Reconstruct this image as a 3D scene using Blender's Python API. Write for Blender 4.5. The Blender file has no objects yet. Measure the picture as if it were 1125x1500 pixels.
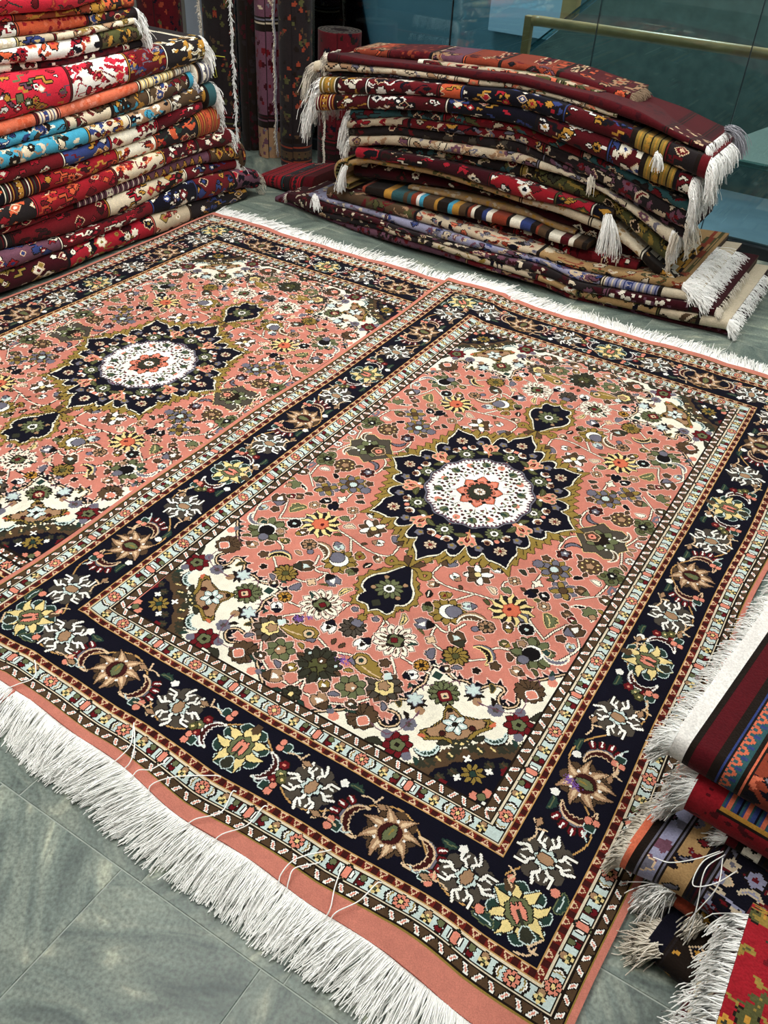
import bpy, bmesh, math, random
import numpy as np
from mathutils import Vector, Matrix

scene = bpy.context.scene
# ------------------------------------------------------------------ camera (solved from the front carpet's guard corners)
S_ = 1.2
cam_d = bpy.data.cameras.new('camera'); cam = bpy.data.objects.new('camera', cam_d); scene.collection.objects.link(cam)
cam.matrix_world = Matrix(((0.84609, -0.36375, 0.38964, 1.42918), (0.53048, 0.50369, -0.68170, -0.97135), (0.05171, 0.78348, 0.61913, 1.62782), (0, 0, 0, 1)))
cam_d.sensor_fit = 'VERTICAL'; cam_d.sensor_height = 36.0; cam_d.lens = 36.0*1279.26/1500.0
cam_d.clip_start = 0.02; cam_d.clip_end = 60
scene.camera = cam
# ------------------------------------------------------------------ world, lights, exposure
world = bpy.data.worlds.new('world'); scene.world = world; world.use_nodes = True
bg = world.node_tree.nodes['Background']; bg.inputs[0].default_value = (0.86, 0.93, 1.0, 1); bg.inputs[1].default_value = 0.20
scene.view_settings.view_transform = 'Standard'; scene.view_settings.look = 'None'
scene.view_settings.exposure = 0.0; scene.view_settings.gamma = 1.0; scene.view_settings.use_curve_mapping = False
def area(name, x, y, z, sx, sy, power, col=(1.0, 0.985, 0.95), rot=(0, 0, 0)):
    d = bpy.data.lights.new(name, 'AREA'); d.shape = 'RECTANGLE'; d.size = sx; d.size_y = sy; d.energy = power; d.color = col
    o = bpy.data.objects.new(name, d); scene.collection.objects.link(o); o.location = (x, y, z); o.rotation_euler = rot
    return o
LAMPS = [(-0.85, 1.9, 50), (0.9, 2.7, 30), (0.1, 0.2, 20), (-1.9, -0.5, 12), (2.0, 0.6, 11), (-0.5, -1.8, 6)]
for lx, ly, lp in LAMPS:
    area('ceiling_lamp_light', lx, ly, 2.93, 0.9, 0.9, lp)
for lx, ly, lp in ((-0.6, 5.6, 80), (1.8, 4.35, 34), (-2.2, 4.6, 40)):
    area('hall_added_fill', lx, ly, 2.9, 0.6, 0.6, lp, (.85, .95, 1.0))  # unseen fill lights, added to brighten the hall behind the glass

# ------------------------------------------------------------------ helpers
COL = scene.collection
def lin(c):
    c = np.asarray(c, float)/255.
    return np.where(c <= .04045, c/12.92, ((c+.055)/1.055)**2.4)
def tag(o, label=None, cat=None, group=None, kind=None):
    if label: o['label'] = label
    if cat: o['category'] = cat
    if group: o['group'] = group
    if kind: o['kind'] = kind
    return o
def link(name, me, parent=None):
    o = bpy.data.objects.new(name, me); COL.objects.link(o)
    if parent: o.parent = parent
    return o
def empty(name, loc=(0, 0, 0)):
    o = bpy.data.objects.new(name, None); COL.objects.link(o); o.empty_display_size = .1; o.location = loc
    return o
def raw_mesh(name, V, loops, starts, m, smooth=True):
    me = bpy.data.meshes.new(name)
    V = np.ascontiguousarray(V, np.float32); loops = np.ascontiguousarray(loops, np.int32); starts = np.ascontiguousarray(starts, np.int32)
    me.vertices.add(len(V)); me.vertices.foreach_set('co', V.ravel())
    me.loops.add(len(loops)); me.loops.foreach_set('vertex_index', loops)
    me.polygons.add(len(starts)); me.polygons.foreach_set('loop_start', starts)
    me.update(calc_edges=True); me.validate()
    if smooth: me.polygons.foreach_set('use_smooth', np.ones(len(me.polygons), bool))
    if m: me.materials.append(m)
    return me
def grid_mesh(name, P, cells, m, caps=(), smooth=True, baked_light=1.):
    """P (nr+1, nc+1, 3) points, cells (nr, nc) palette indices -> one face per knot, face colour = yarn colour times baked light level; caps = end polygons (vertex index lists, colour)"""
    nr, nc = P.shape[0]-1, P.shape[1]-1
    i = np.arange(nr)[:, None]*(nc+1)+np.arange(nc)[None, :]
    q = np.stack([i, i+1, i+nc+2, i+nc+1], -1).reshape(-1, 4)
    loops = q.ravel(); starts = np.arange(len(q))*4
    cols = PALLIN[np.asarray(cells).ravel()]
    for idx, cname in caps:
        starts = np.r_[starts, len(loops)]; loops = np.r_[loops, idx]; cols = np.vstack([cols, PALLIN[PAL[cname]]])
    cols = cols*baked_light  # light level of the pile multiplied into its yarn colours
    me = raw_mesh(name, P.reshape(-1, 3), loops, starts, m, smooth)
    at = me.attributes.new('yarn', 'FLOAT_COLOR', 'FACE')
    at.data.foreach_set('color', np.c_[cols, np.ones(len(cols))].astype(np.float32).ravel())
    return me
def boxes(name, L, m, parent=None, bevel=0):
    bm = bmesh.new()
    for (cx, cy, cz, sx, sy, sz) in L:
        r = bmesh.ops.create_cube(bm, size=1.0)
        bmesh.ops.scale(bm, vec=(sx, sy, sz), verts=r['verts']); bmesh.ops.translate(bm, vec=(cx, cy, cz), verts=r['verts'])
    if bevel: bmesh.ops.bevel(bm, geom=list(bm.edges), offset=bevel, segments=2, affect='EDGES', profile=.6)
    me = bpy.data.meshes.new(name); bm.to_mesh(me); bm.free(); me.materials.append(m)
    return link(name, me, parent)
def tube_path(name, pts, r, m, parent=None, n=12, res=8):
    pts = [Vector(p) for p in pts]
    bm = bmesh.new(); rings = []
    for i, p in enumerate(pts):
        t = (pts[min(i+1, len(pts)-1)]-pts[max(i-1, 0)]).normalized()
        up = Vector((0, 0, 1)) if abs(t.z) < .9 else Vector((0, 1, 0))
        a = t.cross(up).normalized(); b = a.cross(t)
        rings.append([bm.verts.new(p+a*r*math.cos(2*math.pi*k/n)+b*r*math.sin(2*math.pi*k/n)) for k in range(n)])
    for r0, r1 in zip(rings[:-1], rings[1:]):
        for k in range(n): bm.faces.new((r0[k], r0[(k+1) % n], r1[(k+1) % n], r1[k]))
    bm.faces.new(rings[0][::-1]); bm.faces.new(rings[-1])
    for f in bm.faces: f.smooth = len(f.verts) == 4
    bmesh.ops.recalc_face_normals(bm, faces=list(bm.faces))
    me = bpy.data.meshes.new(name); bm.to_mesh(me); bm.free(); me.materials.append(m)
    return link(name, me, parent)

# ------------------------------------------------------------------ materials
def mat(name):
    m = bpy.data.materials.new(name); m.use_nodes = True; nt = m.node_tree
    return m, nt, nt.nodes['Principled BSDF']
def nd(nt, t, **k):
    n = nt.nodes.new(t)
    for a, b in k.items(): setattr(n, a, b)
    return n
def plain(name, rgb, rough=.6, metal=0., noise=.0, scale=20., bump=0.):
    m, nt, b = mat(name); c = tuple(lin(rgb))+(1,)
    b.inputs['Base Color'].default_value = c; b.inputs['Roughness'].default_value = rough; b.inputs['Metallic'].default_value = metal
    if noise or bump:
        tc = nd(nt, 'ShaderNodeTexCoord'); n = nd(nt, 'ShaderNodeTexNoise'); n.inputs['Scale'].default_value = scale; n.inputs['Detail'].default_value = 5
        nt.links.new(tc.outputs['Object'], n.inputs['Vector'])
        if noise:
            mr = nd(nt, 'ShaderNodeMapRange'); mr.inputs[1].default_value = .3; mr.inputs[2].default_value = .7; mr.inputs[3].default_value = 1-noise; mr.inputs[4].default_value = 1+noise
            nt.links.new(n.outputs[0], mr.inputs[0])
            mx = nd(nt, 'ShaderNodeMix', data_type='RGBA', blend_type='MULTIPLY'); mx.inputs[0].default_value = 1; mx.inputs[6].default_value = c
            nt.links.new(mr.outputs[0], mx.inputs[7]); nt.links.new(mx.outputs[2], b.inputs['Base Color'])
        if bump:
            bp = nd(nt, 'ShaderNodeBump'); bp.inputs['Strength'].default_value = bump; bp.inputs['Distance'].default_value = .004
            nt.links.new(n.outputs[0], bp.inputs['Height']); nt.links.new(bp.outputs[0], b.inputs['Normal'])
    return m
def wool(name, gain=.86, bump=.5, fine=420., sheen=.03):
    m, nt, b = mat(name)
    a = nd(nt, 'ShaderNodeAttribute', attribute_name='yarn'); tc = nd(nt, 'ShaderNodeTexCoord')
    n1 = nd(nt, 'ShaderNodeTexNoise'); n1.inputs['Scale'].default_value = fine; n1.inputs['Detail'].default_value = 2
    n2 = nd(nt, 'ShaderNodeTexNoise'); n2.inputs['Scale'].default_value = 5.5; n2.inputs['Detail'].default_value = 4
    n3 = nd(nt, 'ShaderNodeTexNoise'); n3.inputs['Scale'].default_value = 60.; n3.inputs['Detail'].default_value = 3
    for n in (n1, n2, n3): nt.links.new(tc.outputs['Object'], n.inputs['Vector'])
    def rng(src, lo, hi):
        r = nd(nt, 'ShaderNodeMapRange'); r.inputs[1].default_value = .3; r.inputs[2].default_value = .7; r.inputs[3].default_value = lo; r.inputs[4].default_value = hi
        nt.links.new(src.outputs[0], r.inputs[0]); return r.outputs[0]
    m1 = nd(nt, 'ShaderNodeMath', operation='MULTIPLY'); m2 = nd(nt, 'ShaderNodeMath', operation='MULTIPLY')
    nt.links.new(rng(n1, gain*.82, gain*1.12), m1.inputs[0]); nt.links.new(rng(n2, .87, 1.07), m1.inputs[1])
    nt.links.new(m1.outputs[0], m2.inputs[0]); nt.links.new(rng(n3, .93, 1.06), m2.inputs[1])
    vm = nd(nt, 'ShaderNodeVectorMath', operation='SCALE')
    nt.links.new(a.outputs['Color'], vm.inputs[0]); nt.links.new(m2.outputs[0], vm.inputs['Scale']); nt.links.new(vm.outputs[0], b.inputs['Base Color'])
    b.inputs['Roughness'].default_value = .92; b.inputs['Specular IOR Level'].default_value = .06
    b.inputs['Sheen Weight'].default_value = sheen; b.inputs['Sheen Roughness'].default_value = .5
    bp = nd(nt, 'ShaderNodeBump'); bp.inputs['Strength'].default_value = bump; bp.inputs['Distance'].default_value = .002
    nt.links.new(n1.outputs[0], bp.inputs['Height']); nt.links.new(bp.outputs[0], b.inputs['Normal'])
    return m
def slate_tile():
    m, nt, b = mat('slate_tile')
    oi = nd(nt, 'ShaderNodeObjectInfo'); tc = nd(nt, 'ShaderNodeTexCoord')
    sc = nd(nt, 'ShaderNodeVectorMath', operation='SCALE'); sc.inputs['Scale'].default_value = 37.
    cb = nd(nt, 'ShaderNodeCombineXYZ'); nt.links.new(oi.outputs['Random'], cb.inputs[0]); nt.links.new(oi.outputs['Random'], cb.inputs[1]); nt.links.new(cb.outputs[0], sc.inputs[0])
    rt = nd(nt, 'ShaderNodeVectorRotate', rotation_type='Z_AXIS'); ang = nd(nt, 'ShaderNodeMath', operation='MULTIPLY'); ang.inputs[1].default_value = 6.28
    nt.links.new(oi.outputs['Random'], ang.inputs[0]); nt.links.new(ang.outputs[0], rt.inputs['Angle']); nt.links.new(tc.outputs['Object'], rt.inputs['Vector'])
    ad = nd(nt, 'ShaderNodeVectorMath', operation='ADD'); nt.links.new(rt.outputs[0], ad.inputs[0]); nt.links.new(sc.outputs[0], ad.inputs[1])
    mp = nd(nt, 'ShaderNodeMapping'); mp.inputs['Scale'].default_value = (3.0, 11.0, 3.0); nt.links.new(ad.outputs[0], mp.inputs[0])
    vein = nd(nt, 'ShaderNodeTexNoise'); vein.inputs['Scale'].default_value = 1.4; vein.inputs['Detail'].default_value = 7; vein.inputs['Distortion'].default_value = 1.3; nt.links.new(mp.outputs[0], vein.inputs['Vector'])
    spk = nd(nt, 'ShaderNodeTexNoise'); spk.inputs['Scale'].default_value = 130; spk.inputs['Detail'].default_value = 4; nt.links.new(ad.outputs[0], spk.inputs['Vector'])
    cld = nd(nt, 'ShaderNodeTexNoise'); cld.inputs['Scale'].default_value = 9; cld.inputs['Detail'].default_value = 5; nt.links.new(ad.outputs[0], cld.inputs['Vector'])
    rp = nd(nt, 'ShaderNodeValToRGB'); e = rp.color_ramp.elements
    e[0].position = .28; e[0].color = (*lin((66, 80, 76)), 1); e[1].position = .74; e[1].color = (*lin((172, 176, 154)), 1)
    k = e.new(.45); k.color = (*lin((100, 113, 105)), 1); k = e.new(.6); k.color = (*lin((122, 132, 120)), 1)
    nt.links.new(vein.outputs[0], rp.inputs[0])
    def mul(a_, src, lo, hi, p0=.3, p1=.7):
        r = nd(nt, 'ShaderNodeMapRange'); r.inputs[1].default_value = p0; r.inputs[2].default_value = p1; r.inputs[3].default_value = lo; r.inputs[4].default_value = hi
        nt.links.new(src, r.inputs[0]); v = nd(nt, 'ShaderNodeVectorMath', operation='SCALE'); nt.links.new(a_, v.inputs[0]); nt.links.new(r.outputs[0], v.inputs['Scale']); return v.outputs[0]
    c = mul(rp.outputs[0], spk.outputs[0], .58, 1.34); c = mul(c, cld.outputs[0], .84, 1.14); c = mul(c, oi.outputs['Random'], .88, 1.1, 0., 1.)
    nt.links.new(c, b.inputs['Base Color']); b.inputs['Roughness'].default_value = .42
    rr = nd(nt, 'ShaderNodeMapRange'); rr.inputs[3].default_value = .34; rr.inputs[4].default_value = .55; nt.links.new(spk.outputs[0], rr.inputs[0]); nt.links.new(rr.outputs[0], b.inputs['Roughness'])
    bp = nd(nt, 'ShaderNodeBump'); bp.inputs['Strength'].default_value = .25; bp.inputs['Distance'].default_value = .002; nt.links.new(vein.outputs[0], bp.inputs['Height']); nt.links.new(bp.outputs[0], b.inputs['Normal'])
    return m
def glass_mat(name, tint=(150, 190, 190), refl=1.0):
    m, nt, b = mat(name); nt.nodes.remove(b); out = nt.nodes['Material Output']
    tr = nd(nt, 'ShaderNodeBsdfTransparent'); tr.inputs[0].default_value = (*lin(tint), 1)
    gl = nd(nt, 'ShaderNodeBsdfGlossy'); gl.inputs['Roughness'].default_value = .015; gl.inputs[0].default_value = (.85*refl, .95*refl, 1.0*refl, 1)
    fr = nd(nt, 'ShaderNodeFresnel'); fr.inputs['IOR'].default_value = 1.8
    mx = nd(nt, 'ShaderNodeMixShader'); nt.links.new(fr.outputs[0], mx.inputs[0]); nt.links.new(tr.outputs[0], mx.inputs[1]); nt.links.new(gl.outputs[0], mx.inputs[2]); nt.links.new(mx.outputs[0], out.inputs[0])
    return m

# ------------------------------------------------------------------ weaving: palette rasters, one cell per knot
PAL = {}
PALV = []
def colr(name, r, g, b):
    PAL[name] = len(PALV); PALV.append((r, g, b))
for n_, c_ in dict(pink=(205,128,111), halo=(240,208,192), pinkd=(186,92,78), navy=(15,14,27), cream=(246,240,220), ice=(205,222,218), guard=(112,34,28),
        guardd=(62,24,22), K=(30,22,17), brown=(84,64,45), olive=(146,122,58), green=(104,110,76), slate=(112,110,124), dgreen=(40,62,54),
        yellow=(236,214,146), tan=(168,132,100), peach=(224,140,118), maroon=(104,22,29), grey=(78,71,62), white=(250,248,240),
        tanl=(226,196,158), cord=(196,152,92), dkgreen=(52,52,40), red=(150,28,38), crimson=(170,32,48), dred=(82,17,24), wine=(60,15,23),
        blue=(52,66,120), sky=(70,160,190), orange=(206,92,58), gold=(190,140,58), beige=(205,188,160), ecru=(226,212,184), rust=(140,60,40),
        black=(20,16,18), teal=(50,88,92), mauve=(110,72,88), moss=(82,82,48), lilac=(150,150,176), camel=(176,142,96), char=(38,32,33),
        offwhite=(240,236,230), violet=(120,84,158), salmon=(212,110,80), hot=(214,44,64)).items():
    colr(n_, *c_)

class Canvas:
    def __init__(s, x0, y0, x1, y1, k, bg):
        s.x0, s.y0, s.k = x0, y0, k
        s.w = int(round((x1-x0)*k)); s.h = int(round((y1-y0)*k))
        s.a = np.full((s.h, s.w), PAL[bg], np.uint8)
    def mask(s, pts):
        p = (np.asarray(pts, float) - (s.x0, s.y0))*s.k
        xa = max(int(p[:,0].min())-3, 0); xb = min(int(p[:,0].max())+4, s.w)
        ya = max(int(p[:,1].min())-3, 0); yb = min(int(p[:,1].max())+4, s.h)
        if xa >= xb or ya >= yb: return None
        X = np.arange(xa, xb)+.5; Y = np.arange(ya, yb)+.5
        m = np.zeros((yb-ya, xb-xa), bool)
        q = np.roll(p, -1, 0)
        for (ax, ay), (bx, by) in zip(p, q):
            if ay == by: continue
            r = (Y >= min(ay, by)) & (Y < max(ay, by))
            if not r.any(): continue
            xi = ax + (Y[r]-ay)*(bx-ax)/(by-ay)
            m[r] ^= (X[None,:] >= xi[:,None])
        return xa, xb, ya, yb, m
    @staticmethod
    def grow(m):
        g = m.copy(); g[1:] |= m[:-1]; g[:-1] |= m[1:]; g[:,1:] |= m[:,:-1]; g[:,:-1] |= m[:,1:]
        return g
    def put(s, r, col, out=None, halo=None):
        if r is None: return
        xa, xb, ya, yb, m = r
        v = s.a[ya:yb, xa:xb]
        if halo: v[s.grow(s.grow(m))] = PAL[halo]
        if out: v[s.grow(m)] = PAL[out]
        if col: v[m] = PAL[col]
    def poly(s, pts, col, out=None, halo=None): s.put(s.mask(pts), col, out, halo)
    def line(s, pts, w, col, out=None, halo=None):
        pts = np.asarray(pts, float)
        xa = pts[:,0].min()-w-2; xb = pts[:,0].max()+w+2; ya = pts[:,1].min()-w-2; yb = pts[:,1].max()+w+2
        ia = max(int((xa-s.x0)*s.k), 0); ib = min(int((xb-s.x0)*s.k)+1, s.w)
        ja = max(int((ya-s.y0)*s.k), 0); jb = min(int((yb-s.y0)*s.k)+1, s.h)
        if ia >= ib or ja >= jb: return
        X, Y = np.meshgrid((np.arange(ia, ib)+.5)/s.k+s.x0, (np.arange(ja, jb)+.5)/s.k+s.y0)
        d = np.full(X.shape, 1e9)
        for a, b in zip(pts[:-1], pts[1:]):
            v = b-a; L = (v@v) or 1e-9
            t = np.clip(((X-a[0])*v[0]+(Y-a[1])*v[1])/L, 0, 1)
            d = np.minimum(d, np.hypot(X-a[0]-t*v[0], Y-a[1]-t*v[1]))
        s.put((ia, ib, ja, jb, d <= w/2), col, out, halo)
    def disc(s, x, y, r, col, out=None, halo=None, ry=None):
        t = np.linspace(0, 2*np.pi, 26)[:-1]
        s.poly(np.c_[x+r*np.cos(t), y+(ry or r)*np.sin(t)], col, out, halo)

def curve(pts, n=6):                                   # Catmull-Rom through the points
    p = np.asarray(pts, float)
    if len(p) < 3: return p
    q = np.vstack([2*p[0]-p[1], p, 2*p[-1]-p[-2]]); o = []
    for i in range(len(p)-1):
        a, b, c, d = q[i:i+4]
        for t in np.arange(n)/n:
            o.append(.5*(2*b+(c-a)*t+(2*a-5*b+4*c-d)*t*t+(3*b-a-3*c+d)*t**3))
    return np.array(o+[p[-1]])
def vine(c, pts, core='cream', w=1.5, out='K'):
    c.line(curve(pts), w, core, out)
def rot(pts, x, y, ang, sc=1., fl=1):
    p = np.asarray(pts, float)*sc; p = p*(fl, 1) if fl != 1 else p
    ca, sa = math.cos(ang), math.sin(ang)
    return np.c_[x+p[:,0]*ca-p[:,1]*sa, y+p[:,0]*sa+p[:,1]*ca]
def star(c, x, y, r, n, dep, col, out=None, halo=None, ang=0, sy=1., rnd=0):
    t = np.linspace(0, 2*np.pi, n*8+1)[:-1]
    saw = np.abs(((t*n/(2*np.pi)) % 1)-.5)*2            # 1 at the tip
    if rnd: saw = np.sqrt(np.clip(saw, 0, 1)) if rnd == 1 else saw**2
    rr = r*(1-dep*(1-saw))
    c.poly(rot(np.c_[rr*np.cos(t), sy*rr*np.sin(t)], x, y, ang), col, out, halo)
def petals(c, x, y, ra, rb, n, w, col, out='K', halo=None, ang=0, a0=0, a1=2*math.pi, hi=None, bend=0):
    full = abs(a1-a0-2*math.pi) < 1e-6
    for i in range(n):
        a = ang + a0 + (a1-a0)*(i/n if full else (i+.5)/n)
        L = rb-ra
        P = [(ra,-w*.35),(ra+L*.55,-w*.5),(rb-L*.15,-w*.28+bend),(rb,bend),(rb-L*.15,w*.28+bend),(ra+L*.55,w*.5),(ra,w*.35)]
        c.poly(rot(P, x, y, a), col, out, halo)
        if hi: c.poly(rot([(ra+L*.1,-w*.14),(ra+L*.6,-w*.16),(rb-L*.3,0),(ra+L*.6,w*.16),(ra+L*.1,w*.14)], x, y, a), hi)
def leaf(c, x, y, L, w, ang, col, out='K', halo=None, hi=None, bend=.25, saw=0):
    n = 9; t = np.linspace(0, 1, n)
    cx = (t-.5)*L; cy = bend*L*(1-(2*t-1)**2)*.5
    h = w*.5*np.sin(np.pi*np.clip(t*.92+.05, 0, 1))**.8
    up = cy+h; dn = cy-h
    if saw: up = up + saw*w*(np.arange(n) % 2)*h/h.max()
    c.poly(rot(np.r_[np.c_[cx, up], np.c_[cx, dn][::-1]], x, y, ang), col, out, halo)
    if hi: c.line(rot(np.c_[cx, cy][1:-1], x, y, ang), 1.0, hi)
def rosette(c, x, y, r, n=8, col='peach', mid='yellow', out='K', halo=None, ang=0):
    star(c, x, y, r, n, .22, col, out, halo, ang, rnd=1)
    for i in range(n):
        a = ang+(i+.5)*2*math.pi/n
        c.line([(x, y), (x+r*.95*math.cos(a), y+r*.95*math.sin(a))], .6, out)
    c.disc(x, y, max(r*.28, .9), mid, out)
def bud(c, x, y, r, ang, a='brown', b='cream', d='olive', halo='halo'):
    c.poly(rot([(-r,-r*.15),(-r*.3,-r*.7),(r*.5,-r*.75),(r,-r*.3),(r*.55,0),(r,r*.35),(r*.45,r*.75),(-r*.35,r*.65)], x, y, ang), a, 'K', halo)
    c.poly(rot([(-r*.1,-r*.35),(r*.55,-r*.25),(r*.35,r*.1),(-r*.1,r*.35)], x, y, ang), b)
    c.poly(rot([(-r,-r*.15),(-r*.3,-r*.6),(-r*.3,r*.6),(-r,r*.2)], x, y, ang), d, 'K')
def crescent(c, x, y, R, ang, wid, a='brown', b='cream', back=None, a0=-2.0, a1=2.0, saw=.3, out='K'):
    t = np.linspace(a0, a1, 17); pr = np.sin(np.pi*(np.arange(17)+.8)/17.6)
    if back:
        c.poly(rot(np.r_[np.c_[(R+wid*.45*pr)*np.cos(t), (R+wid*.45*pr)*np.sin(t)], np.c_[R*.9*np.cos(t), R*.9*np.sin(t)][::-1]], x, y, ang), back, out)
    inn = R - wid*pr*(1-saw*(np.arange(17) % 2))
    c.poly(rot(np.r_[np.c_[R*np.cos(t), R*np.sin(t)], np.c_[inn*np.cos(t), inn*np.sin(t)][::-1]], x, y, ang), a, b)
    c.line(rot(np.c_[R*np.cos(t), R*np.sin(t)], x, y, ang), 1.3, b)

# ------------------------------------------------------------------ the two coral medallion carpets (unit = 3 mm)
UX0, UX1, UY0, UY1 = -81.5, 481.5, -93.0, 806.0
CX, CY = 200., 356.5
def border_white(c, x, y, a):
    for i in range(9):
        t = a+i*2*math.pi/9+.3
        c.disc(x+13.5*math.cos(t), y+13.5*math.sin(t), 5.6, 'grey')
    for i in range(8):
        t = a+i*2*math.pi/8+.15; s = 1 if i % 2 else -1
        P = curve([(5,0),(10,s*1.5),(14,-s*1.2),(20,s*2.4)], 4)
        c.line(rot(P, x, y, t), 2.1, 'white', 'K')
        c.line(rot([(12,0),(15.5,s*4.4)], x, y, t), 1.5, 'white')
    star(c, x, y, 8, 7, .3, 'ice', 'K', ang=a)
    c.poly(rot([(-6,-1.5),(-2,-4),(3,-3),(6,-1),(5,3),(-1,4),(-5,2)], x, y, a), 'tan', 'K')
def border_tan(c, x, y, a):
    for i in range(9):
        t = a+i*2*math.pi/9
        c.disc(x+14*math.cos(t), y+14*math.sin(t), 5.2, 'brown')
    for i in range(8):
        t = a+(i+.5)*2*math.pi/8; s = 1 if i < 4 else -1
        P = [(6,-3.0),(12,-4.2),(17,-2.2+s*2.4),(22,s*6.),(17,2+s*1.8),(12,3.6),(6,2.8)]
        c.poly(rot(P, x, y, t), 'tan', 'K')
        c.poly(rot([(7,-1.2),(13,-1.6+s*.6),(18.5,s*3.2),(12,1.4+s*.6),(7,1.1)], x, y, t), 'tanl')
    for i in range(8):
        t = a+i*2*math.pi/8; c.disc(x+11*math.cos(t), y+11*math.sin(t), 1.2, 'white')
    c.disc(x, y, 8.6, 'guardd', 'tan', ry=8.6)
    c.poly(rot([(-7,-2),(-3,-4),(2,-3.4),(7,-1),(7,2),(1,4),(-4,3)], x, y, a), 'green', 'K')
    c.line(rot([(-1,0),(4,.4)], x, y, a), 1.2, 'olive')
def border_yellow(c, x, y, a):
    for i in range(8):
        t = a+(i+.5)*2*math.pi/8
        c.disc(x+15.5*math.cos(t), y+15.5*math.sin(t), 5.4, 'dgreen', 'ice')
    for i in range(8):
        t = a+i*2*math.pi/8+.18
        c.poly(rot([(8,-4),(14,-5),(18,-1),(14,2),(8,3)], x, y, t), 'ice', 'K')
        s = 1 if i % 2 else -1
        P = [(7,-3.5),(12,-4*s if s>0 else -2),(16,-1.5),(22,s*3.4),(17,2.6),(12,4),(7,3.5)]
        c.poly(rot(P, x, y, t), 'yellow', 'K')
    star(c, x, y, 10.5, 8, .16, 'green', 'K', ang=a, sy=.9)
    c.poly(rot([(-7,-3.5),(0,-5),(7,-3),(3.5,-.6),(7.5,0),(3.5,.8),(7,3),(0,5),(-7,3.5),(-3,0)], x, y, a), 'peach', 'K')
    c.line(rot([(-9,0),(1,0)], x, y, a), 2.6, 'dkgreen')
    c.poly(rot([(-17,-5),(-11,-3),(-9,0),(-11,3),(-17,5),(-21,0)], x, y, a), 'dkgreen', 'ice')
    c.poly(rot([(16,-4),(23,-2.5),(23,2.5),(16,4),(13,0)], x, y, a), 'brown')
def arc_pair(c, x, y, a, kind):
    for s in (-1, 1):
        ox, oy = rot([(s*22, -4)], x, y, a)[0]
        if kind == 'tan':
            crescent(c, ox, oy, 12.5, a+(0 if s > 0 else math.pi), 5.5, 'guardd', 'tanl', 'slate', -1.9, 1.6 if s > 0 else 1.9)
            for i, (dx, dy) in enumerate([(15,-8),(18,-2),(16.5,5),(13,11)]):
                bx, by = rot([(s*dx, dy)], ox, oy, a)[0]
                c.poly(rot([(-2.5,-2.2),(3,-2.8),(5,0),(3,2.6),(-2.5,2.2)], bx, by, a+(0 if s > 0 else math.pi)+(i-1.5)*.35*s), 'maroon', 'K')
                c.line(rot([(-.5,0),(4,0)], bx, by, a+(0 if s > 0 else math.pi)+(i-1.5)*.35*s), 1.4, 'white')
        else:
            crescent(c, ox, oy, 12, a+(0 if s > 0 else math.pi), 5, 'guardd', 'white', 'slate', -1.6, 1.9 if s > 0 else 1.6)
            for (dx, dy), k in zip([(14.5,-6),(16.5,1),(14,8),(20,-3)], ['maroon','green','maroon','moss']):
                bx, by = rot([(s*dx, dy)], ox, oy, a)[0]
                star(c, bx, by, 4.4, 6, .3, k, 'K'); c.disc(bx, by, 1.1, 'yellow' if k != 'maroon' else 'peach')
def sprig(c, x, y, a, s=1):
    c.line(rot(curve([(-11,2),(-6,-1),(-1,2)]), x, y, a, fl=s), 1.1, 'ice')
    c.poly(rot([(-3,-3),(3,-3.5),(5,0),(1,4),(-3,3)], x, y, a, fl=s), 'dgreen', 'ice')
    c.disc(*rot([(5*s, -2.5)], x, y, a)[0], 3, 'peach', 'K'); c.disc(*rot([(5.5*s, 3)], x, y, a)[0], 2.6, 'peach', 'K')
def twig(c, x, y, a, s=1, leafc='tan'):
    vine(c, rot([(-12,-1),(-6,1),(0,-1),(5,-5)], x, y, a, fl=s), 'tanl', 1.3, None)
    c.line(rot([(-1,0),(1,6)], x, y, a, fl=s), 1.5, 'tanl')
    c.poly(rot([(0,-1),(5,-3.5),(9,-1),(5,1.5)], x, y, a, fl=s), leafc, 'K')
def gleaf(c, x, y, a, s=1):
    leaf(c, x, y, 13, 5, a, 'dgreen', None, None, 'green', .25*s, .4)
    c.poly(rot([(6,-2),(10,-4.5),(13,-1),(11,3),(7,2)], x, y, a, fl=1), 'white', None)

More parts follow.
